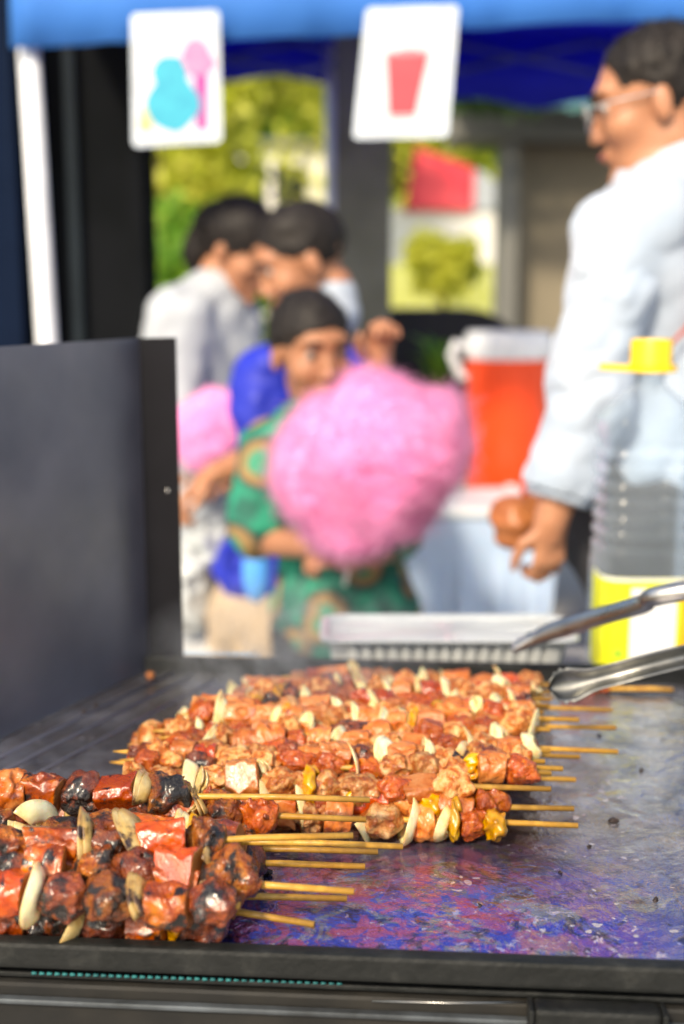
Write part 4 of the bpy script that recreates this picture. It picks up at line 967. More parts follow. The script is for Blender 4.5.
floss(368, 462, 2.08, 86, 80, 'huge pink cotton candy hiding the child behind it', 3, P(345, 585, 2.12))
def boy():
    Y = 2.62; s = .98
    hc = P(302, 262, Y); Rh = rotm(R(102), R(24), 0)
    root = empty('person', (hc.x-.02, Y, 0), 'boy in royal blue shirt and beige shorts with bent head behind the child', 'person')
    hp, L = head_prims(hc, Rh, s); Rt = rotm(R(120)); neck = Vector(L(0, -.035, -.075))
    chest = P(300, 405, Y+.06); pel = P(262, 600, Y+.05)
    shA = P(268, 375, Y-.06); elA = P(268, 452, Y-.10); wrA = P(216, 474, Y-.16)
    shB = P(335, 375, Y+.02); elB = P(362, 405, Y-.18); wrB = P(378, 366, Y-.40)
    lg = legs(pel, Rt, .85)
    skin = hp+[cap_(neck, chest+Vector((0, 0, .10)), .05, .056, .02)]+torso_prims(pel, chest, Rt, .76)
    skin += limb(shA, elA, wrA, .04, .036, .026)+limb(shB, elB, wrB, .04, .034, .026)
    skin += hand_prims(wrA, Vector((-.75, -.2, -.5)), Vector((.4, .0, -1)), .9, .9, 1)+hand_prims(wrB, Vector((.05, -.35, .8)), Vector((.3, -1, -.4)), .78, .9, -1)
    for (a, b, c_) in lg: skin += limb(a, b, c_, .066, .046, .032)+foot_prims(c_, Rt, .85)
    link('body', sdf_mesh('body', skin, .005), root, M['skin'])
    shirt = torso_prims(pel+Vector((0, 0, .07)), chest, Rt, .82, 1.1)+[cap_(shA, shA.lerp(elA, .85), .062, .064, .02), cap_(shB, shB.lerp(elB, .7), .058, .058, .02), cap_(chest+Vector((0, 0, .06)), neck.lerp(chest, .4), .07, .055, .03)]
    link('shirt', sdf_mesh('shirt', shirt, .007, folds(.22, .007, 25, 1.0), [((0, 0, P(250, 612, Y).z), (0, 0, -1))], .004), root, M['blue_cloth'])
    link('collar', sdf_mesh('collar', [cap_(neck+Vector((.0, 0, -.05)), neck+Vector((0, 0, -.02)), .066, .058, .01)], .005), root, M['white_cloth'])
    a = P(250, 560, Y-.10); link('shirt_panel', sdf_mesh('shirt_panel', [ell_(P(256, 572, Y-.07), (.03, .02, .07), None, .01)], .005), root, M['light_blue'])
    so_ = []
    for (a, b, c_) in lg: so_ += [cap_(a, b, .088, .08, .03)]
    link('shorts', sdf_mesh('shorts', so_+[ell_(pel+Vector((.0, 0, -.03)), (.125, .105, .12), np.array(Rt), .04)], .008, snoise(.1, .004, 5)), root, M['beige_cloth'])
    hair_on(root, hair_mesh('hair', hc, Rh, s, [((0, .125, -.02), (.12, .085, .112)), ((.09, .035, -.035), (.035, .05, .05)), ((-.09, .035, -.035), (.035, .05, .05)), ((0, .02, -.165), (.2, .2, .115))], [((0, -.01, .09), (.06, .06, .03))], .96, 9))
    face_extras(root, L, Rh, s); shoes(root, lg, Rt, M['white_cloth'], .9)
boy()
def third():
    HM[0] = 'long'
    Y = 2.95; s = .95
    hc = P(240, 250, Y); Rh = rotm(R(-118), R(25), 0)
    root = empty('person', (hc.x-.1, Y, 0), 'person in pale grey long sleeved top with tied back dark hair, at the left', 'person')
    hp, L = head_prims(hc, Rh, s); Rt = rotm(R(-130)); neck = Vector(L(0, -.03, -.075))
    chest = P(205, 350, Y+.02); pel = P(205, 545, Y+.02)
    shA = P(178, 318, Y-.08); elA = P(172, 425, Y-.12); wrA = P(205, 462, Y-.22)
    shB = P(232, 322, Y+.05); elB = P(240, 420, Y+.02); wrB = P(215, 470, Y-.18)
    lg = legs(pel, Rt, .9)
    skin = hp+[cap_(neck, chest+Vector((0, 0, .10)), .05, .056, .02)]+torso_prims(pel, chest, Rt, .84)
    skin += limb(shA, elA, wrA, .042, .036, .026)+limb(shB, elB, wrB, .042, .034, .026)
    skin += hand_prims(wrA, Vector((.3, -.6, -.2)), Vector((.8, 0, -.3)), .9, .9, 1)+hand_prims(wrB, Vector((-.1, -.8, -.1)), Vector((-.3, 0, -1)), .9, .9, -1)
    for (a, b, c_) in lg: skin += limb(a, b, c_, .07, .048, .034)+foot_prims(c_, Rt, .9)
    link('body', sdf_mesh('body', skin, .0055), root, M['skin'])
    shirt = torso_prims(pel+Vector((0, 0, .05)), chest, Rt, .94, 1.1)+[cap_(shA, elA, .066, .06, .02), cap_(elA, wrA, .06, .042, .02), cap_(shB, elB, .064, .058, .02), cap_(elB, wrB, .058, .042, .02), cap_(chest+Vector((0, 0, .06)), neck.lerp(chest, .3), .08, .064, .03)]
    link('top', sdf_mesh('top', shirt, .008, folds(.26, .008, 35, .9), [((0, 0, pel.z-.08), (0, 0, -1))], .004), root, M['grey_cloth'])
    tr = []
    for (a, b, c_) in lg: tr += [cap_(a, b, .09, .07, .03), cap_(b, c_, .07, .055, .02)]
    link('trousers', sdf_mesh('trousers', tr+[ell_(pel, (.15, .12, .12), np.array(Rt), .04)], .009, snoise(.1, .004, 5)), root, pm('off_white_cotton', (.62, .62, .58), None, 6, .9))
    hair_on(root, hair_mesh('hair', hc, Rh, s, [((0, .12, -.04), (.10, .08, .115)), ((.085, .04, -.045), (.03, .05, .05)), ((-.085, .04, -.045), (.03, .05, .05)), ((0, .05, -.17), (.2, .2, .10))], [((0, -.11, -.04), (.05, .045, .07)), ((0, -.10, .03), (.05, .05, .05))], 1.02, 12))
    face_extras(root, L, Rh, s); shoes(root, lg, Rt, M['white_cloth'], .9)
third()
floss(211, 430, 2.66, 31, 26, 'smaller pink cotton candy at the left in front of the grey top', 8, P(208, 478, 2.68))
# ---------------------------------------------------------------- low things between the guard and the boy
c_ = P(192, 560, 2.75)
sk_ = empty('carrier_bag', (c_.x, c_.y, 0), 'crumpled white plastic bags on a stool left of the boy', 'bag')
zb_ = P(192, 632, 2.75).z
link('bag_film', sdf_mesh('bag_film', [ell_(P(192, 580, 2.75), (.055, .06, .085), None, .03), ell_(P(205, 550, 2.75), (.035, .04, .05), None, .03), ell_(P(186, 612, 2.75), (.05, .06, .05), None, .03)], .006, addn(snoise(.07, .010, 3), snoise(.03, .004, 4))), sk_, pm('white_bag_film', (.50, .52, .53), (.40, .43, .44), 14, .3, bump=.6, bscale=25, bd=.01))
sk_.location.z = zb_-.03
for ch in sk_.children: ch.matrix_parent_inverse = Matrix.Translation(sk_.location).inverted()
ct = empty('plastic_stool', (c_.x, c_.y, 0), 'white plastic stool under the crumpled bags', 'stool')
MB().box((c_.x-.01, c_.y, zb_-.045), (.20, .2, .03), None, .006).build('seat', M['white_plastic'], ct)
for a in (-.08, .07):
    for b in (-.08, .08): MB().tube([(c_.x+a, c_.y+b, 0), (c_.x+a*.9, c_.y+b*.9, zb_-.06)], [.016, .014], 10).build('leg', M['white_plastic'], ct, True)
bq = P(200, 650, 2.1); M['cyan'] = pm('bright_blue_plastic', (.02, .38, .75), None, 8, .4)
bx_ = empty('storage_crate', (bq.x, 2.15, 0), 'bright blue plastic crate low behind the wind guard edge', 'crate')
MB().box((bq.x-.03, 2.15, bq.z/2-.03), (.24, .16, bq.z-.08), None, .008).build('crate_body', M['cyan'], bx_)
MB().box((bq.x-.03, 2.15, bq.z-.058), (.25, .17, .02), None, .006).build('crate_rim', M['cyan'], bx_)
# ---------------------------------------------------------------- cooler + storage bin
def cooler():
    Y = 3.55; zt = P(505, 331, Y).z; zb2 = P(505, 500, Y).z; x = P(507, 400, Y).x; r = 41/F*Y/.985; H = zt-zb2
    t = empty('drink_cooler', (x, Y, zb2), 'orange insulated drink cooler with white lid and side handle', 'cooler')
    MB().lathe([(r*.9, 0), (r*.93, .01), (r*.97, H*.5), (r, H*.80), (r*1.0, H*.84)], (x, Y, zb2), 48).build('body', M['orange_plastic'], t, True, 40)
    ld = MB().lathe([(r*1.03, H*.842), (r*1.06, H*.86), (r*1.06, H*.95), (r*.98, H*1.0), (.001, H*1.005)], (x, Y, zb2), 48).build('lid', M['white_plastic'], t, True, 35)
    MB().tube([(x-r*1.04, Y-.03, zb2+H*.90), (x-r*1.3, Y-.04, zb2+H*.93), (x-r*1.38, Y-.04, zb2+H*.87), (x-r*1.15, Y-.03, zb2+H*.74), (x-r*.99, Y-.03, zb2+H*.73)], .013, 10).build('handle', M['white_plastic'], t, True)
    MB().box((x, Y-r*1.02, zb2+.05), (.03, .04, .03), None, .005).build('tap', M['white_plastic'], t)
    st = empty('serving_table', (x, Y, 0), 'white covered serving table under the orange cooler', 'table')
    x0, x1 = P(402, 500, Y).x, 1.6
    MB().box(((x0+x1)/2, Y, zb2-.015), (x1-x0, .30, .028), None, .006).build('tabletop', M['white_plastic'], st)
    for a in (x0+.05, x1-.05):
        for b in (Y-.12, Y+.12): MB().tube([(a, b, 0), (a, b, zb2-.03)], .015, 10).build('leg', M['steel'], st, True)
    Yb = 3.0; x0, x1 = P(404, 560, Yb).x, P(560, 560, Yb).x; z1 = P(450, 507, Yb).z; z0 = max(.05, P(450, 650, Yb).z)
    b = empty('storage_box', ((x0+x1)/2, Yb+.15, z0), 'translucent pale blue storage box with ribbed sides behind the foil tray', 'storage box')
    mt = pm('milky_blue_plastic', (.50, .62, .80), (.44, .56, .74), 6, .35, sss=.2)
    mb = MB(); cx, cy, cz = (x0+x1)/2, Yb+.15, (z0+z1)/2
    V0 = [Vector((cx+sx*(x1-x0)*.44, cy+sy*.14, z0)) for sx, sy in ((-1, -1), (1, -1), (1, 1), (-1, 1))]; V1 = [Vector((cx+sx*(x1-x0)*.49, cy+sy*.165, z1-.02)) for sx, sy in ((-1, -1), (1, -1), (1, 1), (-1, 1))]
    A = [mb.b.verts.new(p) for p in V0]; B = [mb.b.verts.new(p) for p in V1]
    for k in range(4): mb._f([A[k], A[(k+1) % 4], B[(k+1) % 4], B[k]])
    mb._f(A); mb._f(B)
    mb.build('box_body', mt, b)
    MB().box((cx, cy, z1-.012), (x1-x0, .35, .024), None, .008).build('lid', M['white_plastic'], b)
    for k in range(4): MB().box((cx-(x1-x0)*.34+k*(x1-x0)*.225, cy-.158, cz), (.03, .012, (z1-z0)*.7), Matrix.Rotation(-.07, 3, 'X'), .004).build('side_rib', mt, b)
    sb = empty('bin_trestle', (cx, cy, 0), 'low grey trestle carrying the storage box', 'trestle')
    MB().box((cx, cy, z0-.014), (x1-x0, .36, .026), None, .004).build('top_board', M['table'], sb)
    for a in (-.2, .2):
        for b_2 in (-.14, .14): MB().tube([(cx+a*.8, cy+b_2, 0), (cx+a*.8, cy+b_2, z0-.028)], .012, 10).build('leg', M['steel'], sb, True)
cooler()
# black covered table and plant behind cooler
Yd = 4.35; xa, xb = P(388, 330, Yd).x, P(524, 330, Yd).x; zt_ = P(440, 309, Yd).z
dt = MB(); pts = []
for f in np.linspace(0, 1, 14): pts.append(Vector((xa+(xb-xa)*f, Yd, zt_-(.0 if f < .6 else .11*((f-.6)/.4)**2))))
pts = [Vector((xa-.0, Yd, .02))]+pts+[Vector((xb+.02, Yd, .02))]
dt.prism(pts, (0, .7, 0)); tag(dt.build('covered_table', M['black_cloth']), 'table draped in black cloth with sloping right shoulder, behind the cooler', 'table')
def leaves(n, centers, rad, size, q, flat=0.):
    v = np.empty((n*4, 3)); f = np.arange(n*4).reshape(n, 4)
    ci = q.integers(0, len(centers), n); c_ = np.array(centers)[ci]; rr = np.array(rad)[ci]
    d = q.normal(size=(n, 3)); d /= np.linalg.norm(d, axis=1)[:, None]; c_ = c_+d*rr[:, None]*(q.uniform(.25, 1, n)**.5)[:, None]
    a = q.normal(size=(n, 3)); a /= np.linalg.norm(a, axis=1)[:, None]; b = np.cross(a, q.normal(size=(n, 3))); b /= np.linalg.norm(b, axis=1)[:, None]
    s_ = size*q.uniform(.6, 1.3, (n, 1))
    v[0::4] = c_-a*s_; v[1::4] = c_-b*s_*.5; v[2::4] = c_+a*s_; v[3::4] = c_+b*s_*.5
    return v, f
def tree(x, y, h, r, crown_z, mat_, label, seed, n=5000, size=.07, cat='tree', name='leafy_tree', trunk=.09, clumps=26, group='trees and shrubs behind the stall'):
    q = np.random.default_rng(seed); t = empty(name, (x, y, 0), label, cat, group)
    cs = []; rs = []
    for i in range(clumps):
        d = q.normal(size=3); d /= np.linalg.norm(d); cs.append((x+d[0]*r*.72, y+d[1]*r*.72, crown_z+d[2]*(h-crown_z)*.8)); rs.append(r*q.uniform(.3, .6))
    mb = MB(); mb.tube([(x, y, 0), (x+.05, y, crown_z*.5), (x, y+.03, crown_z)], [trunk, trunk*.75, trunk*.5], 10)
    for i in range(0, clumps, 3): mb.tube([(x, y, crown_z*.7), ((x+cs[i][0])/2, (y+cs[i][1])/2, (crown_z*.8+cs[i][2])/2+.1), cs[i]], [trunk*.4, trunk*.28, trunk*.1], 6)
    mb.build('trunk', M['bark'], t, True)
    v, f = leaves(n, cs, rs, size, q)
    me = bpy.data.meshes.new('crown'); me.vertices.add(len(v)); me.vertices.foreach_set('co', v.astype(np.float32).ravel()); me.loops.add(n*4); me.loops.foreach_set('vertex_index', f.ravel().astype(np.int32)); me.polygons.add(n); me.polygons.foreach_set('loop_start', np.arange(0, n*4, 4, dtype=np.int32)); me.update()
    link('crown', me, t, mat_, False)
# potted plant
pp = P(437, 352, 4.1); ppz = P(437, 395, 4.1).z
t = empty('potted_plant', (pp.x, 4.1, 0), 'leafy potted plant with brown pot left of the orange cooler', 'plant')
MB().lathe([(.07, ppz-.14), (.10, ppz), (.11, ppz), (.11, ppz+.02), (.09, ppz+.02)], (pp.x, 4.0, 0), 24).build('pot', M['pot'], t, True, 40)
mb = MB(); qr = random.Random(2)
for i in range(46):
    a = qr.uniform(0, 6.28); r_ = qr.uniform(.05, .16); hh = qr.uniform(.06, .2); c0 = Vector((pp.x, 4.0, ppz+.01)); tp = c0+Vector((r_*math.cos(a), r_*math.sin(a), hh)); md = c0+Vector((r_*.45*math.cos(a), r_*.45*math.sin(a), hh*.9)); sd_ = Vector((-math.sin(a), math.cos(a), 0))*.014
    mb.quad(c0, md-sd_, tp, md+sd_)
mb.build('leaves', M['leaf_g'], t)
pd = MB().box((pp.x, 4.0, (ppz-.14)/2), (.2, .2, ppz-.142), None, .01); tag(pd.build('plant_stand', M['post']), 'plain grey stand under the potted plant', 'stand')
# ---------------------------------------------------------------- posts, walls, buildings
def post(name, x0p, x1p, Y, z1, m, label, cat, d=.12):
    x0, x1 = P(x0p, 250, Y).x, P(x1p, 250, Y).x
    return tag(MB().box(((x0+x1)/2, Y+d/2, z1/2+.001), (x1-x0, d, z1), None, .006).build(name, m), label, cat)
post('timber_post', 335, 391, 3.9, 2.9, M['post'], 'thick dark grey post under the red cup sign', 'post', .2)
wl = empty('black_kiosk_wall', (P(60, 300, 3.2).x, 3.2, 0), 'black boarded kiosk wall at the left behind the white tent pole', 'wall')
xl, xr = P(-260, 250, 3.25).x, P(147, 250, 3.25).x
MB().box(((xl+xr)/2, 3.37, 1.5), (xr-xl, .12, 3.0), None, .004).build('panel', M['black_wall'], wl)
for px, w_, mt in ((75, .028, 'batten'), (-60, .05, 'batten'), (138, .04, 'black_wall')):
    x_ = P(px, 250, 3.28).x; MB().box((x_, 3.292, 1.5), (w_, .03, 3.0), None, .003).build('batten', M[mt], wl)
nv = P(4, 200, 3.05); tag(MB().box((nv.x-.16, 3.12, 1.2), (.36, .03, 2.4), None, .004).build('banner', M['navy']), 'dark navy cloth banner at the far left edge beside the white pole', 'banner')
# right building: frame, beige wall, teal awning
b = empty('stall_building', (1.5, 7.4, 0), 'beige walled building with grey frame and teal awning edge behind the seller', 'building')
Y = 7.2; xc0, xc1 = P(500, 250, Y).x, P(518, 250, Y).x; zl = P(550, 140, Y).z; zh = P(550, 108, Y).z
MB().box(((xc0+xc1)/2, Y+.15, zl/2), (xc1-xc0, .3, zl-.002), None, .01).build('corner_column', M['grey_wall'], b)
MB().box((xc1+2.25, Y+.35, zl/2), (4.5, .2, zl-.004), None, .01).build('wall', M['beige_wall'], b)
MB().box((P(452, 120, Y).x+2.6, Y+.2, (zl+zh)/2+.001), (5.2, .5, zh-zl), None, .01).build('lintel', M['grey_wall'], b)
mb = MB(); x0 = P(446, 100, Y-.4).x; z0_, z1_ = P(500, 109, Y-.4).z, P(500, 84, Y-.4).z
k = 90; 
for i in range(k):
    xa_ = x0+i*.06; mb.box((xa_+.03, Y-.4+.01*(i % 2), (z0_+z1_)/2+.01*math.sin(i*2.1)), (.058, .02, z1_-z0_), None)
mb.build('awning_fascia', M['teal'], b)
mb = MB(); mb.prism([(x0, Y-.37, z1_), (x0, Y+1.2, z1_+.5), (x0, Y+1.2, z1_+.54), (x0, Y-.37, z1_+.04)], (5.4, 0, 0)); mb.build('roof', M['teal'], b)
# hanging creeper at the awning
t = empty('hanging_creeper', P(500, 100, 6.6), 'dark green creeper hanging along the teal awning edge', 'plant')
cs = [tuple(P(px, 96+4*math.sin(px), 6.6)) for px in range(400, 545, 9)]
v, f = leaves(900, cs, [.09]*len(cs), .045, np.random.default_rng(4)); link('foliage', from_arrays('foliage', v, f), t, M['leaf_d'], False)
# far house with red roof
hY = 15.0; h = empty('small_house', (P(440, 250, hY).x, hY, 0), 'small white house with bright red gable roof seen between the posts', 'house')
x0, x1 = P(388, 250, hY).x, P(505, 250, hY).x; ze = P(440, 209, hY).z
MB().box(((x0+x1)/2, hY+1.5, ze/2), (x1-x0, 3, ze), None, .01).build('wall', M['white_wall'], h)
rb = [P(408, 210, hY-.1), P(473, 210, hY-.1), P(474, 168, hY+.2), P(420, 148, hY+.2)]
mb = MB(); mb.prism([tuple(p) for p in rb], (0, .25, 0)); mb.build('roof', M['red_roof'], h)
mb = MB(); mb.tube([tuple(P(406, 211, hY-.12)), tuple(P(419, 147, hY+.18))], .03, 8).build('roof_trim', M['red_roof'], h, True)
mb = MB(); mb.prism([tuple(P(474, 210, hY-.05)), tuple(P(500, 210, hY-.05)), tuple(P(498, 185, hY-.05)), tuple(P(484, 172, hY-.05)), tuple(P(476, 170, hY-.05))], (0, .2, 0)); mb.build('gable', M['grey_cloth'], h)
# long white house in the foliage behind the boys
hY = 19; h2 = empty('white_house', (P(270, 250, hY).x, hY, 0), 'long white house half hidden by yellow green foliage at the left', 'house')
x0, x1 = P(235, 200, hY).x, P(345, 200, hY).x; z1 = P(280, 148, hY).z
MB().box(((x0+x1)/2, hY+1.5, z1/2), (x1-x0, 3, z1), None, .01).build('wall', M['white_wall'], h2)
MB().box(((x0+x1)/2, hY+1.5, z1+.06), (x1-x0+.3, 3.3, .12), None, .02).build('roof', M['grey_wall'], h2)
for px in (250, 290): 
    a = P(px, 185, hY); MB().box((a.x, hY-.02, a.z), (.5, .04, .6), None, .01).build('window', M['navy'], h2)
# fence
fY = 11.5; fx0, fx1 = P(385, 290, fY).x-.2, P(560, 290, fY).x; fz = P(440, 262, fY).z
fe = empty('board_fence', ((fx0+fx1)/2, fY, 0), 'pale yellow green board fence below the red roofed house', 'fence')
x_ = fx0; qf = random.Random(3)
mb = MB()
while x_ < fx1: mb.box((x_, fY, fz/2), (.13, .025, fz*qf.uniform(.97, 1.0)), None, .004); x_ += .14
mb.build('board_panel', M['fence'], fe)
MB().box(((fx0+fx1)/2, fY+.05, fz*.8), (fx1-fx0, .05, .08)).build('rail', M['fence'], fe)
# shrub by the house, trees left
p_ = P(443, 262, 10.5)
tree(P(443, 250, 10.5).x, 10.5, P(443, 236, 10.5).z, .36, P(443, 262, 10.5).z, M['leaf_y'], 'round bright green shrub in front of the white wall and fence', 21, 1500, .06, 'shrub', 'round_shrub', .03, 14)
tree(P(190, 250, 8.8).x, 8.8, 1.95, .62, 1.1, M['leaf_g'], 'mid green bush right behind the person in the grey top', 22, 5200, .06, 'shrub', 'leafy_shrub', .05, 34)
tree(P(165, 250, 10.5).x, 10.5, 4.1, .85, 2.5, M['leaf_y'], 'yellow green tree at the left next to the black wall', 23, 5200, .09, trunk=.1, clumps=34)
tree(P(250, 250, 13).x, 13, 4.9, 1.3, 4.0, M['leaf_y'], 'yellow green tree crown above the white house', 24, 4200, .10, trunk=.12, clumps=28)
tree(P(255, 250, 24).x, 24, 7.4, 2.0, 5.4, M['leaf_g'], 'darker green tree right of the yellow green crown', 25, 3600, .12, trunk=.14, clumps=26)
tree(P(405, 250, 17.5).x, 19, 5.6, 1.8, 3.9, M['leaf_y'], 'tree rising left behind the red roofed house', 26, 3600, .12, trunk=.14, clumps=26)
tree(P(500, 250, 17.5).x, 20, 5.6, 2.0, 4.0, M['leaf_g'], 'tree rising right behind the red roofed house', 27, 3600, .12, trunk=.14, clumps=26)
tree(P(278, 250, 11).x, 11.0, 1.9, .8, 1.0, M['leaf_y'], 'yellow green bush in front of the white house', 29, 2600, .07, 'shrub', 'leafy_shrub', .05, 26)
tree(P(60, 250, 24).x, 24, 7, 4.5, 4, M['leaf_g'], 'large green tree far behind at the left', 28, 7000, .2, trunk=.2, clumps=40)
tree(P(300, 250, 26).x, 27, 8.0, 3.5, 6, M['leaf_y'], 'broad yellow green tree far behind in the middle', 30, 8000, .2, trunk=.2, clumps=44)
tree(P(470, 250, 26).x, 29, 7.5, 4, 4, M['leaf_g'], 'broad green tree far behind the red roofed house', 31, 7000, .2, trunk=.2, clumps=40)
# ---------------------------------------------------------------- canopy
def canopy():
    Yn, Yf = 2.78, 4.75
    xL, xR = P(10, 30, Yn).x, 2.6
    zb0 = P(342, 44, Yn).z; t = empty('canopy_tent', ((xL+xR)/2, (Yn+Yf)/2, 0), 'blue pop up canopy with light blue valance, white poles and folding frame', 'canopy')
    zt = zb0+.20; zf = P(300, 92, Yf).z; zft = zf+.20
    # near valance with a shallow scallop following the photo
    mb = MB(); n = 60; ra = []; 
    for i in range(n+1):
        x = xL+(xR-xL)*i/n; px = 342+x*F/(Yn/.985+.1)
        yb = np.interp(px, [10, 130, 240, 450, 600, 684, 1200], [49, 44, 41, 29, 20, 26, 30]); zz = P(px, yb, Yn).z
        wv = .012*math.sin(i*1.1)+.006*math.sin(i*2.7); ra.append((mb.b.verts.new((x, Yn+wv, zz)), mb.b.verts.new((x, Yn+wv*.5+.01, (zz+zt)/2+.02)), mb.b.verts.new((x, Yn+.02, zt))))
    for a, b_ in zip(ra, ra[1:]):
        for k in (0, 1): mb._f([a[k], b_[k], b_[k+1], a[k+1]])
    o = mb.build('front_valance', M['valance'], t, True); o.modifiers.new('t', 'SOLIDIFY').thickness = .002
    mb = MB(); ra = []
    for i in range(n+1):
        x = xL+(xR-xL)*i/n; f = i/n; zz = zf+.05*math.sin(f*math.pi*3+.4)*1.0+.012*math.sin(i*.9)
        ra.append((mb.b.verts.new((x, Yf+.01*math.sin(i), zz)), mb.b.verts.new((x, Yf, zft))))
    for a, b_ in zip(ra, ra[1:]): mb._f([a[0], b_[0], b_[1], a[1]])
    o = mb.build('rear_valance', M['canvas'], t, True); o.modifiers.new('t', 'SOLIDIFY').thickness = .002
    # pyramid roof
    pk = Vector(((xL+xR)/2, (Yn+Yf)/2, zt+.75)); cr = [Vector((xL, Yn+.02, zt)), Vector((xR, Yn+.02, zt)), Vector((xR, Yf, zft)), Vector((xL, Yf, zft))]
    mb = MB()
    for k in range(4):
        a, b_ = cr[k], cr[(k+1) % 4]; m_ = 8; rows_ = []
        for i in range(m_+1):
            f = i/m_; l = a.lerp(pk, f); r_ = b_.lerp(pk, f); sag = -.06*math.sin(math.pi*f)
            rows_.append([mb.b.verts.new(l.lerp(r_, j/m_)+Vector((0, 0, sag*math.sin(math.pi*j/m_)))) for j in range(m_+1)])
        for i in range(m_):
            for j in range(m_): mb._f([rows_[i][j], rows_[i][j+1], rows_[i+1][j+1], rows_[i+1][j]])
    bmesh.ops.remove_doubles(mb.b, verts=mb.b.verts, dist=.001)
    o = mb.build('roof', M['canvas'], t, True); o.modifiers.new('t', 'SOLIDIFY').thickness = .002
    # poles
    p0 = P(24, 60, Yn); p1 = P(42, 345, Yn+.0); dx = (p1-p0)/(p1.z-p0.z)
    top = p0+dx*(zt-.02-p0.z); bot = p0+dx*(0-p0.z)
    MB().tube([bot+Vector((0, .05, 0)), top+Vector((0, .05, 0))], .024, 16).build('pole', M['bright_pole'], t, True)
    pr_ = P(334, 200, Yf); MB().tube([(pr_.x, Yf, 0), (pr_.x, Yf, zft-.02)], .034, 16).build('pole', M['bright_pole'], t, True)
    for x, y_, z_ in ((xR-.05, Yn+.05, zt), (xR-.05, Yf-.04, zft)): MB().tube([(x, y_, 0), (x, y_, z_-.02)], .026, 16).build('pole', M['bright_pole'], t, True)
    # scissor struts under the rear and the hub
    fr = pm('blue_grey_strut', (.06, .08, .35), None, 9, .4, .3)
    mb = MB(); seg = 6
    for i in range(seg):
        x0_ = xL+(xR-xL)*i/seg; x1_ = xL+(xR-xL)*(i+1)/seg; a, b_ = zft-.03, zft-.14
        mb.tube([(x0_, Yf-.04, a if i % 2 else b_), (x1_, Yf-.04, b_ if i % 2 else a)], .011, 8); mb.tube([(x0_, Yf-.06, b_ if i % 2 else a), (x1_, Yf-.06, a if i % 2 else b_)], .011, 8)
    mb.build('rear_scissor_truss', fr, t, True)
    for c0 in cr: MB().tube([c0+Vector((0, 0, -.04)), pk+Vector((0, 0, -.12))], .012, 8).build('roof_rib', fr, t, True)
canopy()
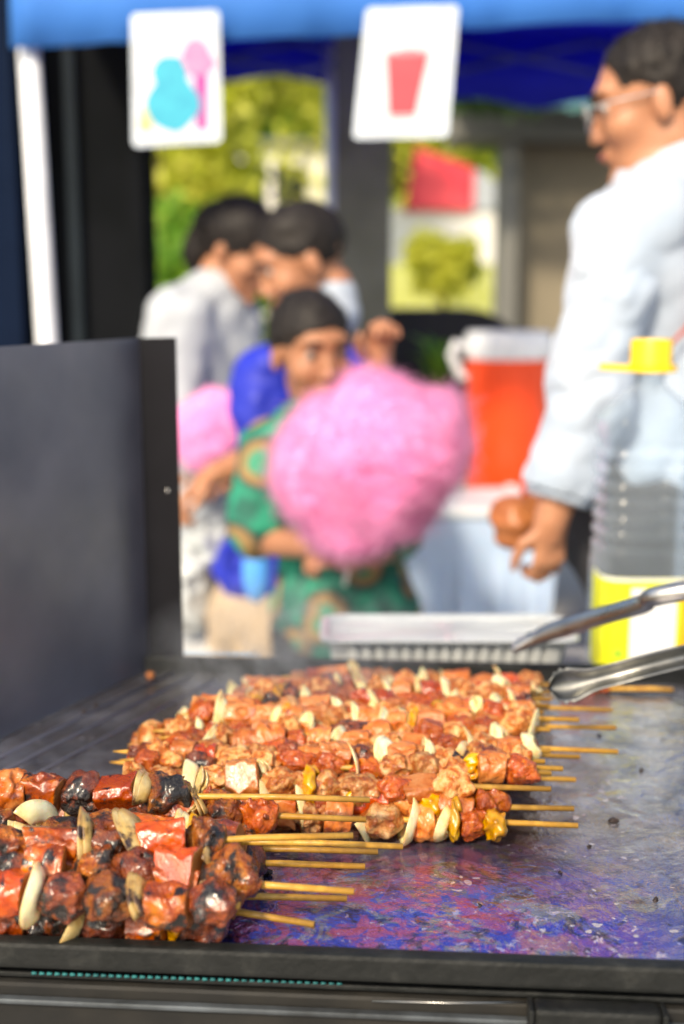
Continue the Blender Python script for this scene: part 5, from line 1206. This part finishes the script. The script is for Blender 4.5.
# ---------------------------------------------------------------- signs
def sign(corners, Y, label, kind):
    tl, tr, br_, bl = [P(x, y, Y) for x, y in corners]; 
    t = empty('menu_sign', (tl+tr+br_+bl)/4, label, 'sign', 'laminated signs hanging from the valance')
    def Q(u, v, e=0): return tl.lerp(tr, u).lerp(bl.lerp(br_, u), v)+Vector((0, -e, 0))
    def rr(u0, v0, u1, v1, r, e0, e1, name, m, rx=None):
        pts = []; rv = r*.68
        for (cu, cv, a0) in ((u1-r, v0+rv, 270), (u1-r, v1-rv, 0), (u0+r, v1-rv, 90), (u0+r, v0+rv, 180)):
            for k in range(5): a = R(a0+22.5*k); pts.append(Q(cu+r*math.cos(a), cv+rv*math.sin(a), e0))
        mb = MB(); mb.prism(pts, (0, -(e1-e0), 0)); return mb.build(name, m, t)
    def blob(pts, e0, e1, name, m):
        mb = MB(); mb.prism([Q(u, v, e0) for u, v in pts], (0, -(e1-e0), 0)); return mb.build(name, m, t)
    edge = pm('laminate_edge', (.62, .70, .80), None, 10, .2); paper = pm('white_paper', (.60, .63, .68), None, 10, .35)
    rr(0, 0, 1, 1, .06, -.002, 0, 'laminate', edge); rr(.045, .03, .955, .97, .04, .0004, .0012, 'paper', paper)
    txt = pm('grey_print', (.55, .58, .64), None, 10, .5)
    cx = lambda c, r, n, ry=None, ph=0: [(c[0]+r*(1+.12*math.sin(3*a+ph)+.06*math.sin(5*a))*math.cos(a), c[1]+(ry or r)*(1+.12*math.sin(3*a+ph))*math.sin(a)) for a in np.linspace(0, 2*math.pi, n, endpoint=False)]
    if kind == 'floss':
        bgp = pm('pale_pink_print', (.74, .66, .76), None, 5, .5); rr(.08, .26, .93, .93, .02, .0015, .0018, 'picture', bgp)
        cyan = pm('cyan_print', (.005, .28, .42), (.02, .36, .48), 30, .5); pk_ = pm('pink_print', (.60, .14, .32), (.60, .24, .40), 30, .5); mg = pm('magenta_print', (.40, .04, .28), None, 10, .5); yl = pm('cream_print', (.62, .50, .22), None, 10, .5)
        blob(cx((.73, .36), .20, 26, .14), .002, .0022, 'pink_floss_print', pk_); blob([(.70, .48), (.86, .48), (.84, .90), (.72, .90)], .0024, .0026, 'magenta_cone_print', mg)
        el = lambda cu, cv, ru, rv, n=26, ph=0: [(cu+ru*(1+.05*math.sin(4*a+ph))*math.cos(a), cv+rv*(1+.05*math.sin(5*a+ph))*math.sin(a)) for a in np.linspace(0, 2*math.pi, n, endpoint=False)]
        blob(el(.43, .46, .20, .14), .0022, .0024, 'cyan_floss_print', cyan); blob(el(.46, .69, .30, .21, 30, 1), .0026, .0029, 'cyan_floss_print', cyan)
        blob(cx((.15, .80), .08, 18, .11), .0024, .0026, 'cream_print', yl)
    else:
        red = pm('coral_red_print', (.52, .06, .08), (.46, .05, .07), 20, .5); pk_ = pm('pink_ice_print', (.60, .20, .24), None, 20, .5)
        blob([(.27, .36), (.72, .36), (.63, .82), (.36, .82)], .0016, .0019, 'red_cup_print', red)
        blob([(.25, .37), (.30, .335), (.38, .345), (.42, .315), (.50, .325), (.55, .31), (.62, .34), (.70, .335), (.74, .37)], .0021, .0023, 'crushed_ice_print', pk_)
        rr(.38, .835, .63, .85, .005, .0016, .0018, 'cup_shadow_print', pk_)
    rr(.33, .155, .56, .17, .005, .0016, .0018, 'caption_print', txt); rr(.28, .195, .62, .205, .004, .0016, .0018, 'caption_print', txt)
    rr(.74, .10, .84, .15, .02, .0016, .0018, 'stamp_print', pm('dark_print', (.35, .4, .45), None, 10, .5))
sign(((131, 14), (219, 10), (222, 142), (133, 147)), 2.735, 'laminated sign with cyan and pink cotton candy picture', 'floss')
sign(((366, 8), (459, 5), (448, 137), (353, 139)), 2.735, 'laminated sign with a red drink cup picture', 'cup')

# thin smoke drifting over the rear left of the plate
sc_ = G(-.13, .42, .09); mb = MB(); mb.box(sc_, (.30, .26, .17), rotG)
sm, snt, sb_ = newmat('thin_grill_smoke'); snt.nodes.remove(sb_); pv = snt.nodes.new('ShaderNodeVolumePrincipled'); pv.inputs['Color'].default_value = (.85, .88, .95, 1); pv.inputs['Anisotropy'].default_value = .2
tc = snt.nodes.new('ShaderNodeTexCoord'); gen = tc.outputs['Generated']
nn_ = noise_(snt, tc.outputs['Object'], 14, 4, .6, 1.5); rm = ramp_(snt, nn_, [(.45, 0), (.72, 1)])
vs = N(snt, 'ShaderNodeVectorMath', operation='DISTANCE'); snt.links.new(gen, vs.inputs[0]); vs.inputs[1].default_value = (.5, .5, .4)
fall = ramp_(snt, vs.outputs['Value'], [(.15, 1), (.48, 0)])
m1 = N(snt, 'ShaderNodeMath', operation='MULTIPLY'); snt.links.new(rm, m1.inputs[0]); snt.links.new(fall, m1.inputs[1])
m2 = N(snt, 'ShaderNodeMath', operation='MULTIPLY'); snt.links.new(m1.outputs[0], m2.inputs[0]); m2.inputs[1].default_value = 13
snt.links.new(m2.outputs[0], pv.inputs['Density']); snt.links.new(pv.outputs[0], snt.nodes['Material Output'].inputs['Volume'])
tag(mb.build('smoke', sm), 'thin bluish smoke drifting over the rear left of the griddle plate', 'smoke', kind='stuff')
